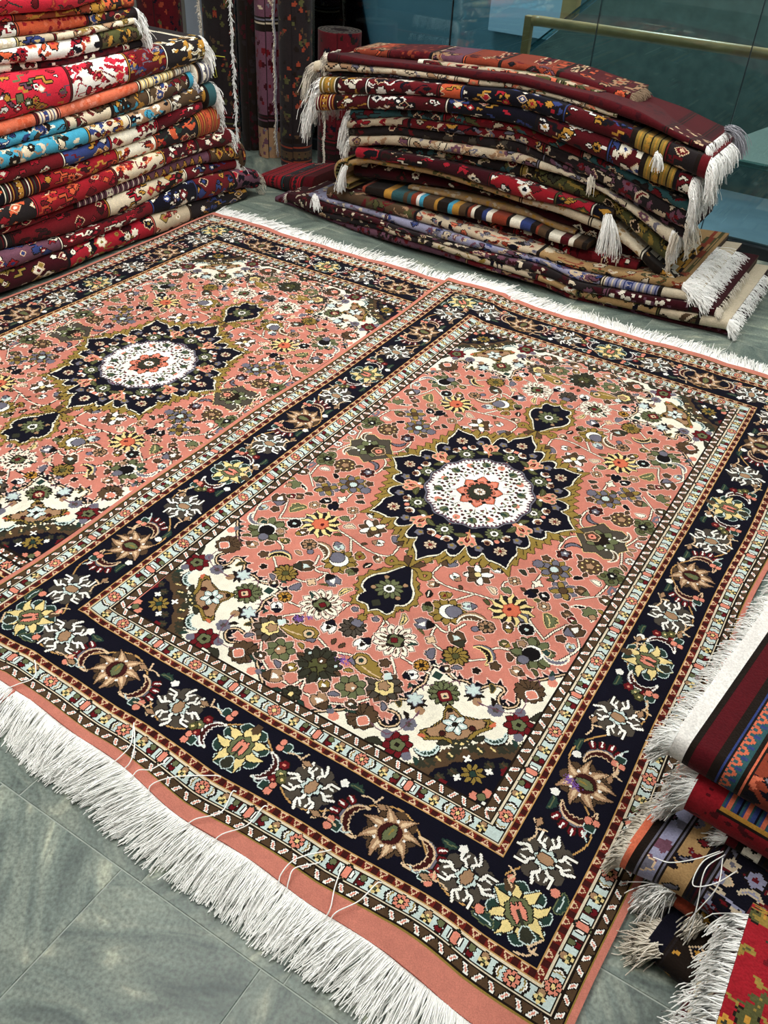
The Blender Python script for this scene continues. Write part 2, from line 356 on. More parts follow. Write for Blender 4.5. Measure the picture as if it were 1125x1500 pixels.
def carpet_quarter(k):
    c = Canvas(UX0, UY0, CX, CY, k, 'navy')
    X, Y = np.meshgrid((np.arange(c.w)+.5)/k+UX0, (np.arange(c.h)+.5)/k+UY0)
    ex = -X; ey = -Y*.93                                        # outward distance from the inner guard corner
    o = np.maximum(ex, np.where(ey > 0, ey, -Y))
    fld = o < -28.
    c.a[fld] = PAL['pink']
    # ---- main border motifs (ends then sides); band centre at 25 outward
    yb = -27.; xb = -24.
    inward = math.pi/2
    def scroll(ax, s0, s1, off):                                # tan vine waving along the band
        n = int((s1-s0)/4)
        s = np.linspace(s0, s1, n); w = 19*np.sin((s-off)*2*math.pi/125.)
        P = np.c_[s, yb+w] if ax == 'x' else np.c_[xb+w, s]
        c.line(P, 1.25, 'cord')
    scroll('x', -10, 204, 200-31); scroll('y', -10, 362, 356.5-31)
    for s, knd in ((200, 'y'), (137.5, 'w'), (72, 't'), (13.5, 'w')):
        {'y': border_yellow, 'w': border_white, 't': border_tan}[knd](c, s, yb-.5, inward)
        if knd != 'w': arc_pair(c, s, yb, 0, 'tan' if knd == 't' else 'y')
    for s, knd in ((356.5, 't'), (293, 'w'), (228.5, 'y'), (157.5, 'w'), (85.5, 't'), (15, 'w')):
        {'y': border_yellow, 'w': border_white, 't': border_tan}[knd](c, xb, s, 0)
        if knd != 'w': arc_pair(c, xb, s, -math.pi/2, 'tan' if knd == 't' else 'y')
    for s, f in ((104,1),(40,-1)): sprig(c, s+2*f, yb-16, 0, f); gleaf(c, s+6*f, yb+16, 0 if f > 0 else math.pi)
    for s, f in ((171,1),(166,-1)): sprig(c, s, yb+17*f, 0, f)
    for s, f in ((118,1),(156,-1),(32,1),(92,-1)): twig(c, s, yb-15 if s in (118,32) else yb+15, 0, f)
    for s, f in ((324,1),(266,-1),(190,1),(120,-1),(54,1)):
        sprig(c, xb-15, s, math.pi/2, f); gleaf(c, xb+15, s+4*f, math.pi/2 if f > 0 else -math.pi/2)
    for s, f in ((310,1),(278,-1),(244,1),(175,-1),(140,1),(104,-1),(34,1)): twig(c, xb+14 if f > 0 else xb-15, s, math.pi/2, f)
    border_yellow(c, -25, -28, math.pi/4)
    star(c, -11, -10, 3.2, 5, .3, 'peach', 'K'); c.line(curve([(-14,-15),(-10,-12),(-12,-6),(-6,-3)]), 1.3, 'tanl')
    for p in ((-44,-8),(-8,-46)): leaf(c, p[0], p[1], 15, 6, math.pi/2 if p[0] < -20 else 0, 'dgreen', 'green', None, 'ice', .2, .4); c.disc(p[0]+5, p[1]+5, 3.2, 'peach', 'K')
    c.line(curve([(-45,-36),(-40,-45),(-46,-46)]), 1.5, 'tanl'); c.line(curve([(-34,-52),(-42,-49),(-44,-42)]), 1.5, 'tanl')
    # ---- white spandrel with its dark corner
    half = [(26.7,176.8),(38,163),(50,149),(53.5,141),(50,131),(47,124),(51,117.2),(58,115.5),(63,122),(62,131),(68,132.5),(76,127),(81,120),(91,122),(101,119),(110,121),(122,122)]
    outl = curve(half + [(b, a) for a, b in half[::-1][1:]] , 3)
    P = np.vstack([outl, [(176.8,14),(14,14),(14,176.8)]])
    # serrated navy outer edge
    d = np.diff(outl, axis=0); nrm = np.c_[-d[:,1], d[:,0]]; nrm /= np.linalg.norm(nrm, axis=1)[:,None]+1e-9
    Lc = np.r_[0, np.cumsum(np.linalg.norm(d, axis=1))]
    def at(s):
        return np.array([np.interp(s, Lc, outl[:,0]), np.interp(s, Lc, outl[:,1])])
    m = c.mask(P)
    for hal, wdt, sc in (('halo', 4.4, 1.25), ('navy', 3.2, 1.)):
        for i, s in enumerate(np.arange(4, Lc[-1]-3, 7.0)):
            q = at(s); t = at(s+1)-at(s-1); t /= np.linalg.norm(t)+1e-9; nv = np.array([-t[1], t[0]])
            cen = np.array([60., 60.]); 
            if nv@(q-cen) < 0: nv = -nv
            if abs(q[0]-q[1]) < 40 and min(abs(q[0]-56), abs(q[1]-56)) < 14: pass
            c.poly([q-t*wdt, q+t*wdt, q+nv*(7.2*sc)+t*2.2], hal)
        c.line(outl, 5.6 if hal == 'halo' else 4.4, hal)
    c.poly(P, 'cream'); c.line(outl, 4.0, 'K'); c.line(outl, 1.3, 'tanl')
    c.a[~fld & (o > -40) & (X > -2) & (Y > -2) & (o < 0)] = PAL['navy']
    def both(fn):
        fn(lambda x, y: (x, y), lambda t: t)
        fn(lambda x, y: (y, x), lambda t: math.pi/2-t)
    dk = [(26,86),(34,84),(38,80),(46,78),(52,74),(57,69),(60,66),(63,63)]
    c.poly(dk + [(b, a) for a, b in dk[::-1]] + [(60,20),(20,20),(20,60)], 'brown')
    dk2 = [(26,74),(36,72),(42,66),(48,64),(52,58),(58,58)]
    c.poly(dk2 + [(b, a) for a, b in dk2[::-1]] + [(60,20),(20,20),(20,60)], 'navy')
    for x, y in ((27,85),(34,83),(40,78),(47,76),(53,71),(58,67)):
        for p in ((x, y), (y, x)): star(c, *p, 5.4, 7, .4, 'brown' if x % 2 else 'dkgreen')
    for x, y in ((36,80),(44,74),(52,68),(31,66),(40,60)):
        for p in ((x, y), (y, x)): star(c, *p, 4.5, 7, .35, 'dkgreen' if x != 44 else 'brown'); c.line([(p[0]-1.5, p[1]), (p[0]+2, p[1]+1)], 1.4, 'yellow' if x in (44,52) else 'brown')
    petals(c, 47, 47, 2, 9.5, 9, 3.4, 'olive', 'navy'); c.disc(47, 47, 2.5, 'dgreen', 'K')
    for p in ((56.5,56.5),(38,55),(55,38)): star(c, *p, 3.6, 4, .5, 'white')
    for p in ((27,62),(62,27)): star(c, *p, 5, 6, .3, 'maroon'); c.disc(p[0]-2, p[1]-4, 3, 'brown')
    for p in ((31,38),(38,31)): star(c, *p, 4, 6, .25, 'peach', 'K')
    c.disc(33, 33, 3, 'green', 'K'); c.disc(29.5, 29.5, 1.8, 'white')
    # axis palmettes of the spandrel
    star(c, 101, 101, 13, 12, .3, 'green', 'K'); petals(c, 101, 101, 4, 12.5, 11, 4, 'green', 'K', ang=.2)
    star(c, 99, 99, 6.5, 4, .2, 'maroon', 'K', ang=0); star(c, 99, 99, 3.5, 4, .25, 'tanl', 'maroon'); c.disc(99, 99, 1.4, 'dgreen')
    star(c, 114, 114, 5, 4, .3, 'dgreen', None, ang=.785)
    kite = [(93,93),(92,85),(89,79),(91,72),(93,66),(98,60),(97,55),(91,54),(82,60),(72,62),(66,66)]
    kp = kite + [(b, a) for a, b in kite[::-1][1:]]
    c.poly(kp, 'olive', 'K'); c.poly([( (x-78)*.8+78.5, (y-78)*.8+78.5) for x, y in kp], 'tan', 'K')
    petals(c, 79, 79, 2, 10, 6, 5.5, 'ice', 'K', ang=.785, hi='white'); c.disc(79, 79, 2.6, 'K'); star(c, 89, 89, 3, 4, .4, 'K')
    for p in ((83,66),(66,83)): c.disc(*p, 2.2, 'guardd', 'K')
    for p, q in (((95,62),(90,57)),((62,95),(57,90))): c.line(curve([p, (p[0]+1,p[1]-3) if p[0]>p[1] else (p[0]-3,p[1]+1), q]), 1.6, 'olive', 'K')
    def sp(M, T):
        x, y = M(80,113); star(c, x, y, 9, 9, .45, 'K'); star(c, *M(83,117), 7, 6, .5, 'ice', 'slate'); c.disc(*M(75,108), 4, 'tan', None)
        x, y = M(59,109); star(c, x, y, 7, 7, .18, 'slate', None, rnd=1); star(c, x, y, 3, 5, .3, 'grey'); leaf(c, *M(65,115), 9, 4, T(.9), 'K', None)
        x, y = M(38,106); petals(c, x, y, 3, 12, 8, 6.5, 'maroon', 'K', ang=.2); star(c, x, y, 6, 5, .2, 'green', 'K'); c.disc(x, y, 2, 'K')
        c.disc(*M(42,118), 4.4, 'slate', None); c.disc(*M(33,95), 3.8, 'slate', None)
        x, y = M(45,142); star(c, x, y, 12.5, 11, .2, 'brown', 'K', rnd=1)
        for i in range(7): t = T(.2+i*.5); c.line([(x, y), (x+12*math.cos(t), y+12*math.sin(t))], .7, 'K')
        star(c, *M(42,139), 5, 4, .2, 'peach', 'white')
        x, y = M(44,83)
        crescent(c, *M(50,88), 9.5, T(-2.35), 4, 'dgreen', 'ice', 'K', -1.4, 1.4, .55)
        leaf(c, *M(30,122), 13, 6, T(1.9), 'dkgreen', 'K', None, None, .3)
        leaf(c, *M(72,127), 10, 4, T(1.0), 'dkgreen', 'olive'); leaf(c, *M(55,95), 7, 3.4, T(1.9), 'salmon', None)
        c.disc(*M(33,160), 4.2, 'peach', None); c.disc(*M(36,165), 3, 'slate', None); leaf(c, *M(38,169), 7, 3.4, T(1.5), 'dgreen', None)
        vine(c, [M(59,109), M(50,112), M(41,118)], 'mauve', 1., None); vine(c, [M(42,118), M(42,126), M(44,134)], 'mauve', 1., None); vine(c, [M(75,108), M(68,108), M(60,110)], 'mauve', 1., None)
        vine(c, [M(103,112), M(98,119), M(94,115)], 'mauve', 1., None); vine(c, [M(50,152), M(44,156), M(40,152)], 'mauve', 1., None)
        leaf(c, *M(33,88), 8, 4, T(.7), 'dgreen', None); star(c, *M(66,62) if False else M(64,70), 4.5, 6, .4, 'dkgreen'); c.disc(*M(64,70), 1, 'yellow')
        leaf(c, *M(58,78), 9, 4.4, T(2.2), 'dkgreen', 'K')
        star(c, *M(26,90), 4.5, 7, .4, 'moss', None); c.disc(*M(27,91), 1.2, 'yellow')
    both(sp)
    star(c, 66, 66, 4.5, 6, .4, 'dkgreen'); c.disc(66, 66, 1.3, 'yellow')
    star(c, 124, 124, 3.6, 4, .5, 'navy', 'cream')
    # ---- vines of the coral field
    for P in ([(41,277),(38,295),(39,312)],[(41,277),(55,263)],[(49,228),(55,215),(59,201)],[(45,357),(37,330),(38,314)],[(94,279),(95,260),(90,249)],
              [(112,220),(131,217),(159,211),(176,215),(178,225),(176,236)],[(35,218),(30,208),(35,192),(40,183)],[(59,201),(79,215),(84,227)],[(134,215),(144,199),(145,189)],
              [(143,163),(140,149),(133,142),(122,140),(112,141)],[(179,115),(181,137),(187,150),(196,147)],[(173,138),(184,144)],[(155,109),(143,95),(144,80)],[(182,93),(190,90),(200,86)],
              [(120,112),(148,114)],[(143,163),(135,160),(130,162),(133,168)],[(123,178),(127,166)],[(90,152),(98,145),(104,139)],[(147,62),(156,50),(167,43),(177,39)],[(187,39),(195,39),(199,50)],
              [(200,86),(192,84),(190,78)],[(93,160),(86,170),(66,176)],[(60,176),(47,180),(52,168)],[(88,289),(76,283),(69,270)],[(88,315),(96,322),(92,345),(64,356)],[(110,253),(118,246),(115,235)],
              [(41,277),(30,288),(28,300)],[(100,120),(112,124),(122,122)],[(169,238),(178,246),(196,250)],[(187,150),(192,158),(189,166)]):
        vine(c, P)
    H = 'halo'
    # ---- palmettes of the field
    def gold_sun(x, y, r, a):
        star(c, x, y, r, 11, .28, 'olive', 'K', H, a); petals(c, x, y, r*.45, r*.95, 9, r*.42, 'olive', 'K', ang=a+.3)
        c.disc(x+r*.1*math.cos(a), y+r*.1*math.sin(a), r*.52, 'white', 'K'); c.disc(x+r*.34*math.cos(a), y+r*.34*math.sin(a), r*.42, 'slate', 'K')
    def white_pet(x, y, r, a):
        petals(c, x, y, r*.25, r, 13, r*.4, 'cream', 'K', H, a, hi='brown'); star(c, x, y, r*.5, 4, .25, 'K', None, None, a)
        star(c, x, y, r*.4, 4, .35, 'green', 'K', None, a+.4); star(c, x+r*.06, y, r*.18, 4, .3, 'maroon', 'K', None, a)
    def yellow_pet(x, y, r, a):
        star(c, x, y, r*.86, 11, .24, 'char', 'K', H, a); c.disc(x-r*.5*math.cos(a), y-r*.45*math.sin(a), r*.3, 'slate', 'K')
        petals(c, x, y, r*.34, r, 11, r*.19, 'yellow', 'K', None, a+.25, hi=None, bend=r*.17); star(c, x, y, r*.4, 7, .2, 'salmon', 'rust', None, a)
        c.disc(x+r*.1, y, r*.1, 'dred')
    def dark_eye(x, y, r, a):
        star(c, x, y, r, 10, .3, 'moss', 'K', H, a); petals(c, x, y, r*.4, r*.98, 8, r*.4, 'green', 'K', ang=a)
        c.disc(x, y, r*.46, 'white', 'K'); c.disc(x-r*.08*math.cos(a), y-r*.08*math.sin(a), r*.4, 'black'); c.disc(x-r*.62*math.cos(a), y-r*.62*math.sin(a), r*.25, 'slate', 'K')
        star(c, x+r*.6*math.cos(a+.6), y+r*.6*math.sin(a+.6), r*.22, 5, .3, 'dgreen', 'tanl')
    def gold_slate(x, y, r, a):
        star(c, x, y, r, 9, .32, 'olive', 'K', H, a); petals(c, x, y, r*.3, r*.9, 6, r*.42, 'slate', 'K', ang=a+.2); c.disc(x, y, r*.4, 'brown', 'K')
        c.disc(x+r*.08, y, r*.24, 'ice', 'K')
    def lobed(x, y, r, a):
        for i in (-1, 0, 1, 2): c.disc(x+r*.55*math.cos(a+i*1.35), y+r*.55*math.sin(a+i*1.35), r*.48, 'green', 'K', H if i < 1 else None)
        for i in (-1, 0, 1, 2): c.disc(x+r*.6*math.cos(a+i*1.35), y+r*.6*math.sin(a+i*1.35), r*.18, 'moss', 'K')
        star(c, x, y, r*.42, 5, .3, 'black'); c.disc(x, y, 1.5, 'white')
    gold_sun(143,183,17,2.6); white_pet(162,127,19,.3); yellow_pet(97,217,21,.2); dark_eye(60,181,19,1.9); gold_slate(86,289,16,1.0); lobed(39,312,13.5,3.1)
    # great dark palmettes on the axes
    star(c, 200, 68, 21, 14, .28, 'dkgreen', 'K', H); star(c, 200, 63, 12, 6, .3, 'moss', None)
    for q in ([(191,78),(187,75)],[(188,62),(190,57)]): c.line(q, 2.6, 'ice', 'K')
    for q in ([(184,70),(194,68)],[(193,58),(200,66)],[(196,84),(200,76)]): c.line(q, 1.2, 'K')
    petals(c, 200, 68, 8, 19, 9, 6, 'dkgreen', 'K', None, .2)
    c.disc(200, 74, 3.4, 'brown', 'K'); c.disc(200,72.6,1.4,'white')
    g = [(40,356.5),(46,348),(44,338),(54,332),(64,336),(74,330),(80,340),(88,349),(93,356.5)]
    c.poly(g+[(a, 713-b) for a, b in g[::-1][1:-1]], 'grey', 'K', 'yellow'); star(c, 66, 356.5, 17, 7, .35, 'green', 'K'); star(c, 68, 356.5, 12, 8, .3, 'K')
    star(c, 76, 356.5, 8, 5, .2, 'brown', 'tanl'); c.disc(76, 356.5, 4.2, 'peach', 'K'); c.disc(76, 356.5, 1.4, 'dred'); c.disc(57, 345, 1.4, 'white'); c.disc(60, 350, 1.2, 'white')
    # brown-yellow palmette, botehs, lesser flowers
    star(c, 144, 79, 16.5, 11, .25, 'brown', 'K', H); petals(c, 144, 79, 6, 15.5, 9, 6, 'grey', 'K'); star(c, 143, 79, 8.5, 6, .2, 'yellow', 'K'); star(c, 144, 80, 5, 5, .3, 'tan', 'K'); star(c, 147, 90, 4.5, 4, .3, 'ice', 'K')
    def boteh(x, y, a, r=1.):
        P = [(-20,2),(-13,-3),(-4,-7.5),(6,-8),(13,-4),(14,3),(8,8),(-1,7.5),(-4,10),(-6,6.5),(-10,8.5),(-12,5),(-16,6),(-17,3)]
        c.poly(rot(P, x, y, a, r), 'olive', 'K', H); c.line(rot(curve([(-17,1),(-9,-1.5),(0,-3)]), x, y, a, r), 1.3, 'tanl')
        c.disc(*rot([(6,0)], x, y, a, r)[0], 4.6*r, 'tanl', 'K'); c.disc(*rot([(6,0)], x, y, a, r)[0], 2.4*r, 'dgreen')
        c.poly(rot([(4,-7),(12,-9),(14,-4),(9,-5)], x, y, a, r), 'slate', 'K')
    boteh(168, 90, .35)
    star(c, 165, 64, 13.5, 7, .35, 'K', None, H, .4); petals(c, 165, 64, 3, 13, 7, 7.5, 'green', 'K', ang=.4); star(c, 165, 64, 5, 5, .2, 'tan', 'K'); c.disc(163, 64, 1.2, 'white')
    def mum(x, y, r, col='olive', mid='K', n=12, halo=None): star(c, x, y, r, n, .2, col, 'K', halo, rnd=1); petals(c, x, y, r*.3, r*.95, n, r*.4, col, 'K'); c.disc(x, y, r*.25, mid, 'K')
    mum(112,141,11.5,'olive','moss'); mum(130,116,6.5,'gold','K',7,H); mum(200,32,8.5,'dkgreen','yellow',8,H)
    star(c, 200, 119, 12, 11, .3, 'brown', 'K', H); petals(c, 200, 119, 3, 11.5, 11, 3.6, 'grey', 'K'); star(c, 200, 126, 5.5, 5, .3, 'slate', 'K'); star(c, 200, 134, 4.5, 6, .3, 'olive', 'K')
    star(c, 61, 313, 11.5, 10, .12, 'brown', 'K', H, rnd=1)
    for i in range(8): c.disc(61+8*math.cos(i*.785), 313+8*math.sin(i*.785), 1.1, 'yellow')
    star(c, 61, 313, 4.5, 5, .3, 'tan', 'K'); leaf(c, 61, 299, 8, 3, 1.57, 'brown', 'K', H)
    petals(c, 69, 267, 2, 13, 7, 8, 'slate', 'K', H, .4); petals(c, 69, 267, 2, 12, 4, 6, 'olive', 'K', None, .9); c.disc(69, 267, 4, 'brown', 'K')
    star(c, 142, 241, 14, 8, .35, 'brown', 'K', H, .3); petals(c, 142, 241, 3, 14, 4, 6, 'white', 'K', None, -.6); star(c, 145, 238, 5.5, 5, .25, 'brown', 'K'); c.disc(143, 241, 3, 'yellow', 'K')
    def cresc_leaf(x, y, R, a, w, cc='brown', edge='cream', back='tan'): crescent(c, x, y, R, a, w, cc, edge, back, -1.5, 1.5, .4)
    cresc_leaf(117, 180, 13, 1.2, 7); mum(106, 186, 7.5, 'tan', 'dkgreen', 7, H); c.disc(113,178,3,'slate','K')
    cresc_leaf(96, 152, 11, 2.2, 6, 'K', 'yellow', 'slate'); cresc_leaf(44, 247, 12, 1.9, 6, 'black', 'cream', None); star(c, 38, 254, 7.5, 6, .3, 'green', 'K', H); c.disc(34,250,3,'tan','K')
    cresc_leaf(43, 190, 11, 4.3, 5, 'slate', 'cream', None); cresc_leaf(52, 338, 9, 2.9, 4.5, 'brown', 'cream', None); cresc_leaf(84, 328, 8.5, .9, 5, 'slate', None or 'K', None)
    leaf(c, 66, 223, 17, 8, 1.0, 'green', 'K', 'yellow', 'yellow', .3, .5); leaf(c, 80, 238, 15, 5.5, .5, 'moss', 'K', 'yellow', None, .5)
    bud(c, 120,159,9.5,.7,'brown','ice','dkgreen'); bud(c, 152,158,8.5,-.4,'slate','white','black'); bud(c, 158,226,6,.4,'white','dgreen','tan',None); bud(c, 172,240,8,2.4,'slate','yellow','brown')
    bud(c, 130,200,6.5,-.6,'ice','slate','slate'); bud(c, 132,102,6.5,2.3,'white','navy','navy'); bud(c, 183,109,8,-1.3,'white','K','navy'); bud(c, 160,178,6,-1.9,'green','moss','K')
    bud(c, 154,200,6,-.8,'olive','maroon','olive'); star(c, 156,101,5,5,.35,'brown','K',H); star(c, 138,145,5,4,.4,'tanl','K',H); bud(c, 177,39,9,.5,'tan','white','brown'); bud(c, 183,53,6,.9,'olive','white','brown')
    leaf(c, 172,50,9,4.5,-.5,'slate','K',H); leaf(c, 129,132,12,6,-1.9,'slate','K',H,None,.2,.4); leaf(c, 171,152,14,5,1.2,'yellow','K',H,'dgreen',.35); leaf(c, 150,148,10,3.2,.3,'moss',None); leaf(c, 148,131,9,3,-.8,'dgreen',None)
    bud(c, 31,277,7,.3,'brown','white','moss'); bud(c, 41,225,10,2.2,'brown','white','slate'); rosette(c, 75,238,5.5,6,'tan','cream',halo=H); rosette(c, 76,203,6.5,9,'black','ice',halo='white'); bud(c, 91,248,7,-1.2,'navy','navy','black')
    rosette(c, 111,253,5.5,6,'tan','cream',halo=H); bud(c, 130,260,7.5,-.4,'white','dkgreen','black'); leaf(c, 112,237,10,5.5,.1,'green','K',H,None,.1,.4); leaf(c, 123,229,11,5,.5,'ecru','K',H,'tan',.3,.4)
    bud(c, 54,276,7,.2,'brown','tan','green'); rosette(c, 32,342,5,8,'white','tan',halo=None); leaf(c, 48,294,10,4.6,.3,'cream','K',H,None,.2,.3); leaf(c, 64,290,9,4,-.7,'black','K',H)
    star(c, 88,315,8,6,.3,'guardd','K',H); star(c, 88,316,4.5,5,.3,'slate','K'); c.disc(88,317,1.3,'white'); leaf(c, 75,319,8,4,.8,'brown','K',H); star(c, 103,288,5.5,7,.2,'slate','K',None,rnd=1)
    star(c, 92,262,5.5,4,.6,'cream','K'); leaf(c, 110,268,9,4.5,.4,'dkgreen','K',H); bud(c, 53,240,6,.4,'brown','tan','moss'); bud(c, 80,250,6,.9,'black','white','black')
    c.line(curve([(28,294),(33,297),(34,290),(31,287)]), 3., 'slate', None); leaf(c, 34,329,9,4,.7,'brown','K',H,'tan'); leaf(c, 36,352,7,3.4,.3,'tan','K',H)
    star(c, 100,300,4.4,5,.4,'brown','K',H); leaf(c, 60,249,8,3.6,.2,'brown','K',H); bud(c, 47,236,4.5,.5,'maroon','cream','moss'); star(c, 72,186,4,5,.4,'tan','K',H); bud(c, 90,196,6,1.1,'brown','white','olive')
    leaf(c, 105,170,8,4,-.3,'tan','K',H); bud(c, 84,177,5,.2,'moss','tanl','olive'); leaf(c, 75,165,9,4,.9,'brown','K',H,None,.2,.4); bud(c, 62,155,6,.1,'tan','white','brown'); star(c, 80,150,5,5,.4,'brown','K',H); leaf(c, 50,162,8,3.5,.6,'moss','K',H)
    leaf(c, 118,130,8,3,.2,'dgreen',None); bud(c, 112,124,5,2.4,'brown','cream','navy'); leaf(c, 105,130,8,4,-.6,'slate','K',H); leaf(c, 182,69,7,3,.3,'brown','K'); leaf(c, 152,44,9,3.6,-.3,'dgreen','K'); leaf(c, 188,28,9,3.6,.5,'dgreen','K')
    bud(c, 155,50,5,.2,'brown','white','dkgreen'); leaf(c, 134,62,8,4,.9,'slate','K',H); leaf(c, 176,77,7,3.4,-.4,'olive','K',H); leaf(c, 128,92,7,3,1.3,'dgreen',None); leaf(c, 178,163,8,3.4,.9,'green','K'); bud(c, 170,206,5,-.3,'tan','cream','brown')
    leaf(c, 190,232,9,4,.3,'green','K',H); bud(c, 184,250,4.5,.9,'olive','maroon','brown',None); leaf(c, 120,213,8,3.4,.4,'moss','K'); leaf(c, 148,216,6,3,.8,'brown','K'); leaf(c, 100,247,6,3,.4,'brown','K'); leaf(c, 84,273,7,3.4,-.5,'moss','K')
    star(c, 104,276,4,4,.5,'brown','K',H); leaf(c, 100,334,9,4,1.2,'moss','K',H); leaf(c, 30,260,7,3.6,.4,'olive','K',H); bud(c, 36,205,5,1.2,'ice','olive','slate'); star(c, 47,210,4.5,5,.3,'brown','K',H)
    # ---- small sprays wherever the coral ground is still bare
    rs = random.Random(12); pk = PAL['pink']
    for rad, cnt in ((8.5, 500), (6.2, 1500), (4.6, 2600)):
        for _ in range(cnt):
            x, y = rs.uniform(22, 200), rs.uniform(24, 356)
            i, j = int((x-UX0)*k), int((y-UY0)*k); q = int(rad*k)
            sub = c.a[max(j-q, 0):j+q+1, max(i-q, 0):i+q+1]
            if sub.size == 0 or (sub != pk).any() or ((x-200)/128)**2+((y-356.5)/150)**2 < 1: continue
            t = rs.random(); a = rs.random()*6.28; col = rs.choice(('brown','green','moss','olive','slate','dkgreen','tan','K'))
            if rad > 8: bud(c, x, y, 5.4, a, rs.choice(('brown','slate','moss','navy')), rs.choice(('cream','tanl','ice')), col, H); vine(c, [(x-5*math.cos(a), y-5*math.sin(a)), (x-8*math.cos(a+.3), y-8*math.sin(a+.3)), (x-10*math.cos(a+.7), y-10*math.sin(a+.7))])
            elif rad > 6: leaf(c, x, y, 9.5, 4.4, a, col, 'K', H if t < .4 else None, 'cream' if t > .75 else None, rs.uniform(-.5, .5), .4 if t > .5 else 0)
            elif t < .5: leaf(c, x, y, 7., 3.2, a, col, 'K', None, None, rs.uniform(-.5, .5))
            elif t < .75: star(c, x, y, 3.4, 5, .4, col, 'K', H)
            else: vine(c, [(x-4*math.cos(a), y-4*math.sin(a)), (x, y+1.5), (x+4*math.cos(a+.8), y+4*math.sin(a+.8))], 'cream', 1.2)
    # ---- pendant
    def mirx(P): P = list(P); return P+[(400-a, b) for a, b in P[::-1]]
    pn = mirx([(200,144),(194,150),(185,149),(182,156),(184,163),(178,167),(176,176),(179,186),(186,194),(191,203),(196,212),(199,220)])
    fr = curve(pn, 3); cc = fr.mean(0); n_ = len(fr)
    dirs = (fr-cc); dl = np.linalg.norm(dirs, axis=1)[:,None]; 
    c.poly(cc+dirs*(1+np.where(np.arange(n_) % 3 == 0, 8., 4.5)[:,None]/dl), 'olive', 'K')
    c.poly(cc+dirs*(1+1.6/dl), 'K'); c.poly(cc+dirs*(1+.9/dl), 'cream'); c.poly(cc+dirs*(1-.8/dl), 'navy')
    petals(c, 200, 178, 3, 13.5, 12, 5, 'green', 'K', ang=.2); c.disc(200, 178, 5, 'white', 'K'); c.disc(200, 178, 3, 'dkgreen')
    for p in ((187,172),(190,190)): c.disc(*p, 2.2, 'tan', 'K')
    star(c, 200, 156, 5, 4, .3, 'dkgreen', None)
    c.line(curve([(199,216),(190,214),(183,207),(178,210),(180,216),(185,214)]), 4.2, 'olive', 'K'); c.poly([(192,218),(200,214),(200,226),(188,225)], 'brown', 'K')
    # ---- medallion
    T = np.linspace(0, 2*np.pi, 8*40+1)[:-1]
    tt = (T/(2*np.pi)*8) % 1; tt = np.minimum(tt, 1-tt)*2     # 0 at a tip, 1 in a valley
    prof = np.interp(tt, [0,.05,.14,.26,.38,.43,.47,.53,.66,.80,.91,1], [1.03,1.0,.955,.92,.90,.86,.80,.835,.87,.86,.81,.72])
    nx, ny = 103., 127.
    def med(r): return np.c_[CX+nx*r*np.cos(T), CY+ny*r*np.sin(T)]
    saw = .062*(np.abs(((np.arange(len(T))/5.) % 1)-.5)*2)**.8
    fringe = np.maximum(prof, np.interp(tt, [0,.3,.6,1], [.2,.915,.875,.85]))
    c.poly(med(fringe+.028+saw*1.25), 'olive', 'K')
    for i in range(8*9):
        a = i/72*2*math.pi+.03; rr = np.interp(a, T, fringe)
        c.line([(CX+nx*rr*math.cos(a), CY+ny*rr*math.sin(a)), (CX+nx*(rr+.055)*math.cos(a+.03), CY+ny*(rr+.055)*math.sin(a+.03))], 1.0, 'K')
    c.poly(med(prof+.022), 'K'); c.poly(med(prof+.012), 'cream'); c.poly(med(prof-.006), 'navy')
    E_ = lambda a, r: (CX+nx*r*math.cos(a), CY+ny*r*math.sin(a))
    for i in range(8):
        a = i*math.pi/4
        p = E_(a, .82); petals(c, *p, 1.5, 6.6, 8, 3.4, 'ecru', 'guardd', None, a, hi='tan'); c.disc(*p, 1.8, 'maroon', 'tan')
        for s in (-1, 1):
            p = E_(a+s*.13, .70); crescent(c, *p, 5.2, a+math.pi+s*.6, 3, 'tan', 'white', None, -1.5, 1.5, .2, None); c.disc(*p, 2.4, 'guardd', 'tan')
            p = E_(a+s*.235, .76); star(c, *p, 5, 5, .3, 'slate', 'K'); c.disc(p[0]+1, p[1]+1, 2, 'olive')
            leaf(c, *E_(a+s*.27, .60), 13, 6, a+1.57+s*.5, 'moss', 'K', None, 'green', .2*s)
        p = E_(a, .595); petals(c, *p, 2, 9.5, 12, 4, 'green', 'K', None, a); c.disc(*p, 4, 'white', 'K'); c.disc(*p, 2.2, 'dkgreen')
        star(c, *E_(a, .70), 3, 5, .2, 'peach', None); star(c, *E_(a, .495), 2.8, 5, .2, 'peach', None)
        b = a+math.pi/8
        p = E_(b, .66)
        c.poly(rot([(-9,-2),(-3,-6.5),(5,-9),(9,-5),(6,-2.5),(9.5,0),(6,2.5),(9,5),(5,9),(-3,6.5),(-9,2)], *p, b), 'peach', 'tanl')
        c.poly(rot([(-5,-1),(0,-3),(4,-1),(4,1),(0,3),(-5,1)], *p, b), 'maroon', 'tanl'); c.disc(*rot([(5,-5)], *p, b)[0], 1.8, 'green'); c.disc(*rot([(5,5)], *p, b)[0], 1.8, 'green')
        c.disc(*rot([(-7,-5)], *p, b)[0], 2, 'white'); c.disc(*rot([(-7,5)], *p, b)[0], 2, 'white'); c.disc(*rot([(-10,0)], *p, b)[0], 2.6, 'peach')
        c.line([p, E_(b, .53)], 1, 'cord')
    inn = .475+.012*np.cos(T*16)
    def medc(r): return np.c_[CX+nx*1.07*r*np.cos(T), CY+ny*.96*r*np.sin(T)]
    c.poly(medc(inn+.035), 'slate', 'K'); c.poly(medc(inn+.014), 'mauve', 'K'); c.poly(medc(inn-.012+.026*(np.arange(len(T)) % 4 < 2)), 'white')
    rng = random.Random(4)
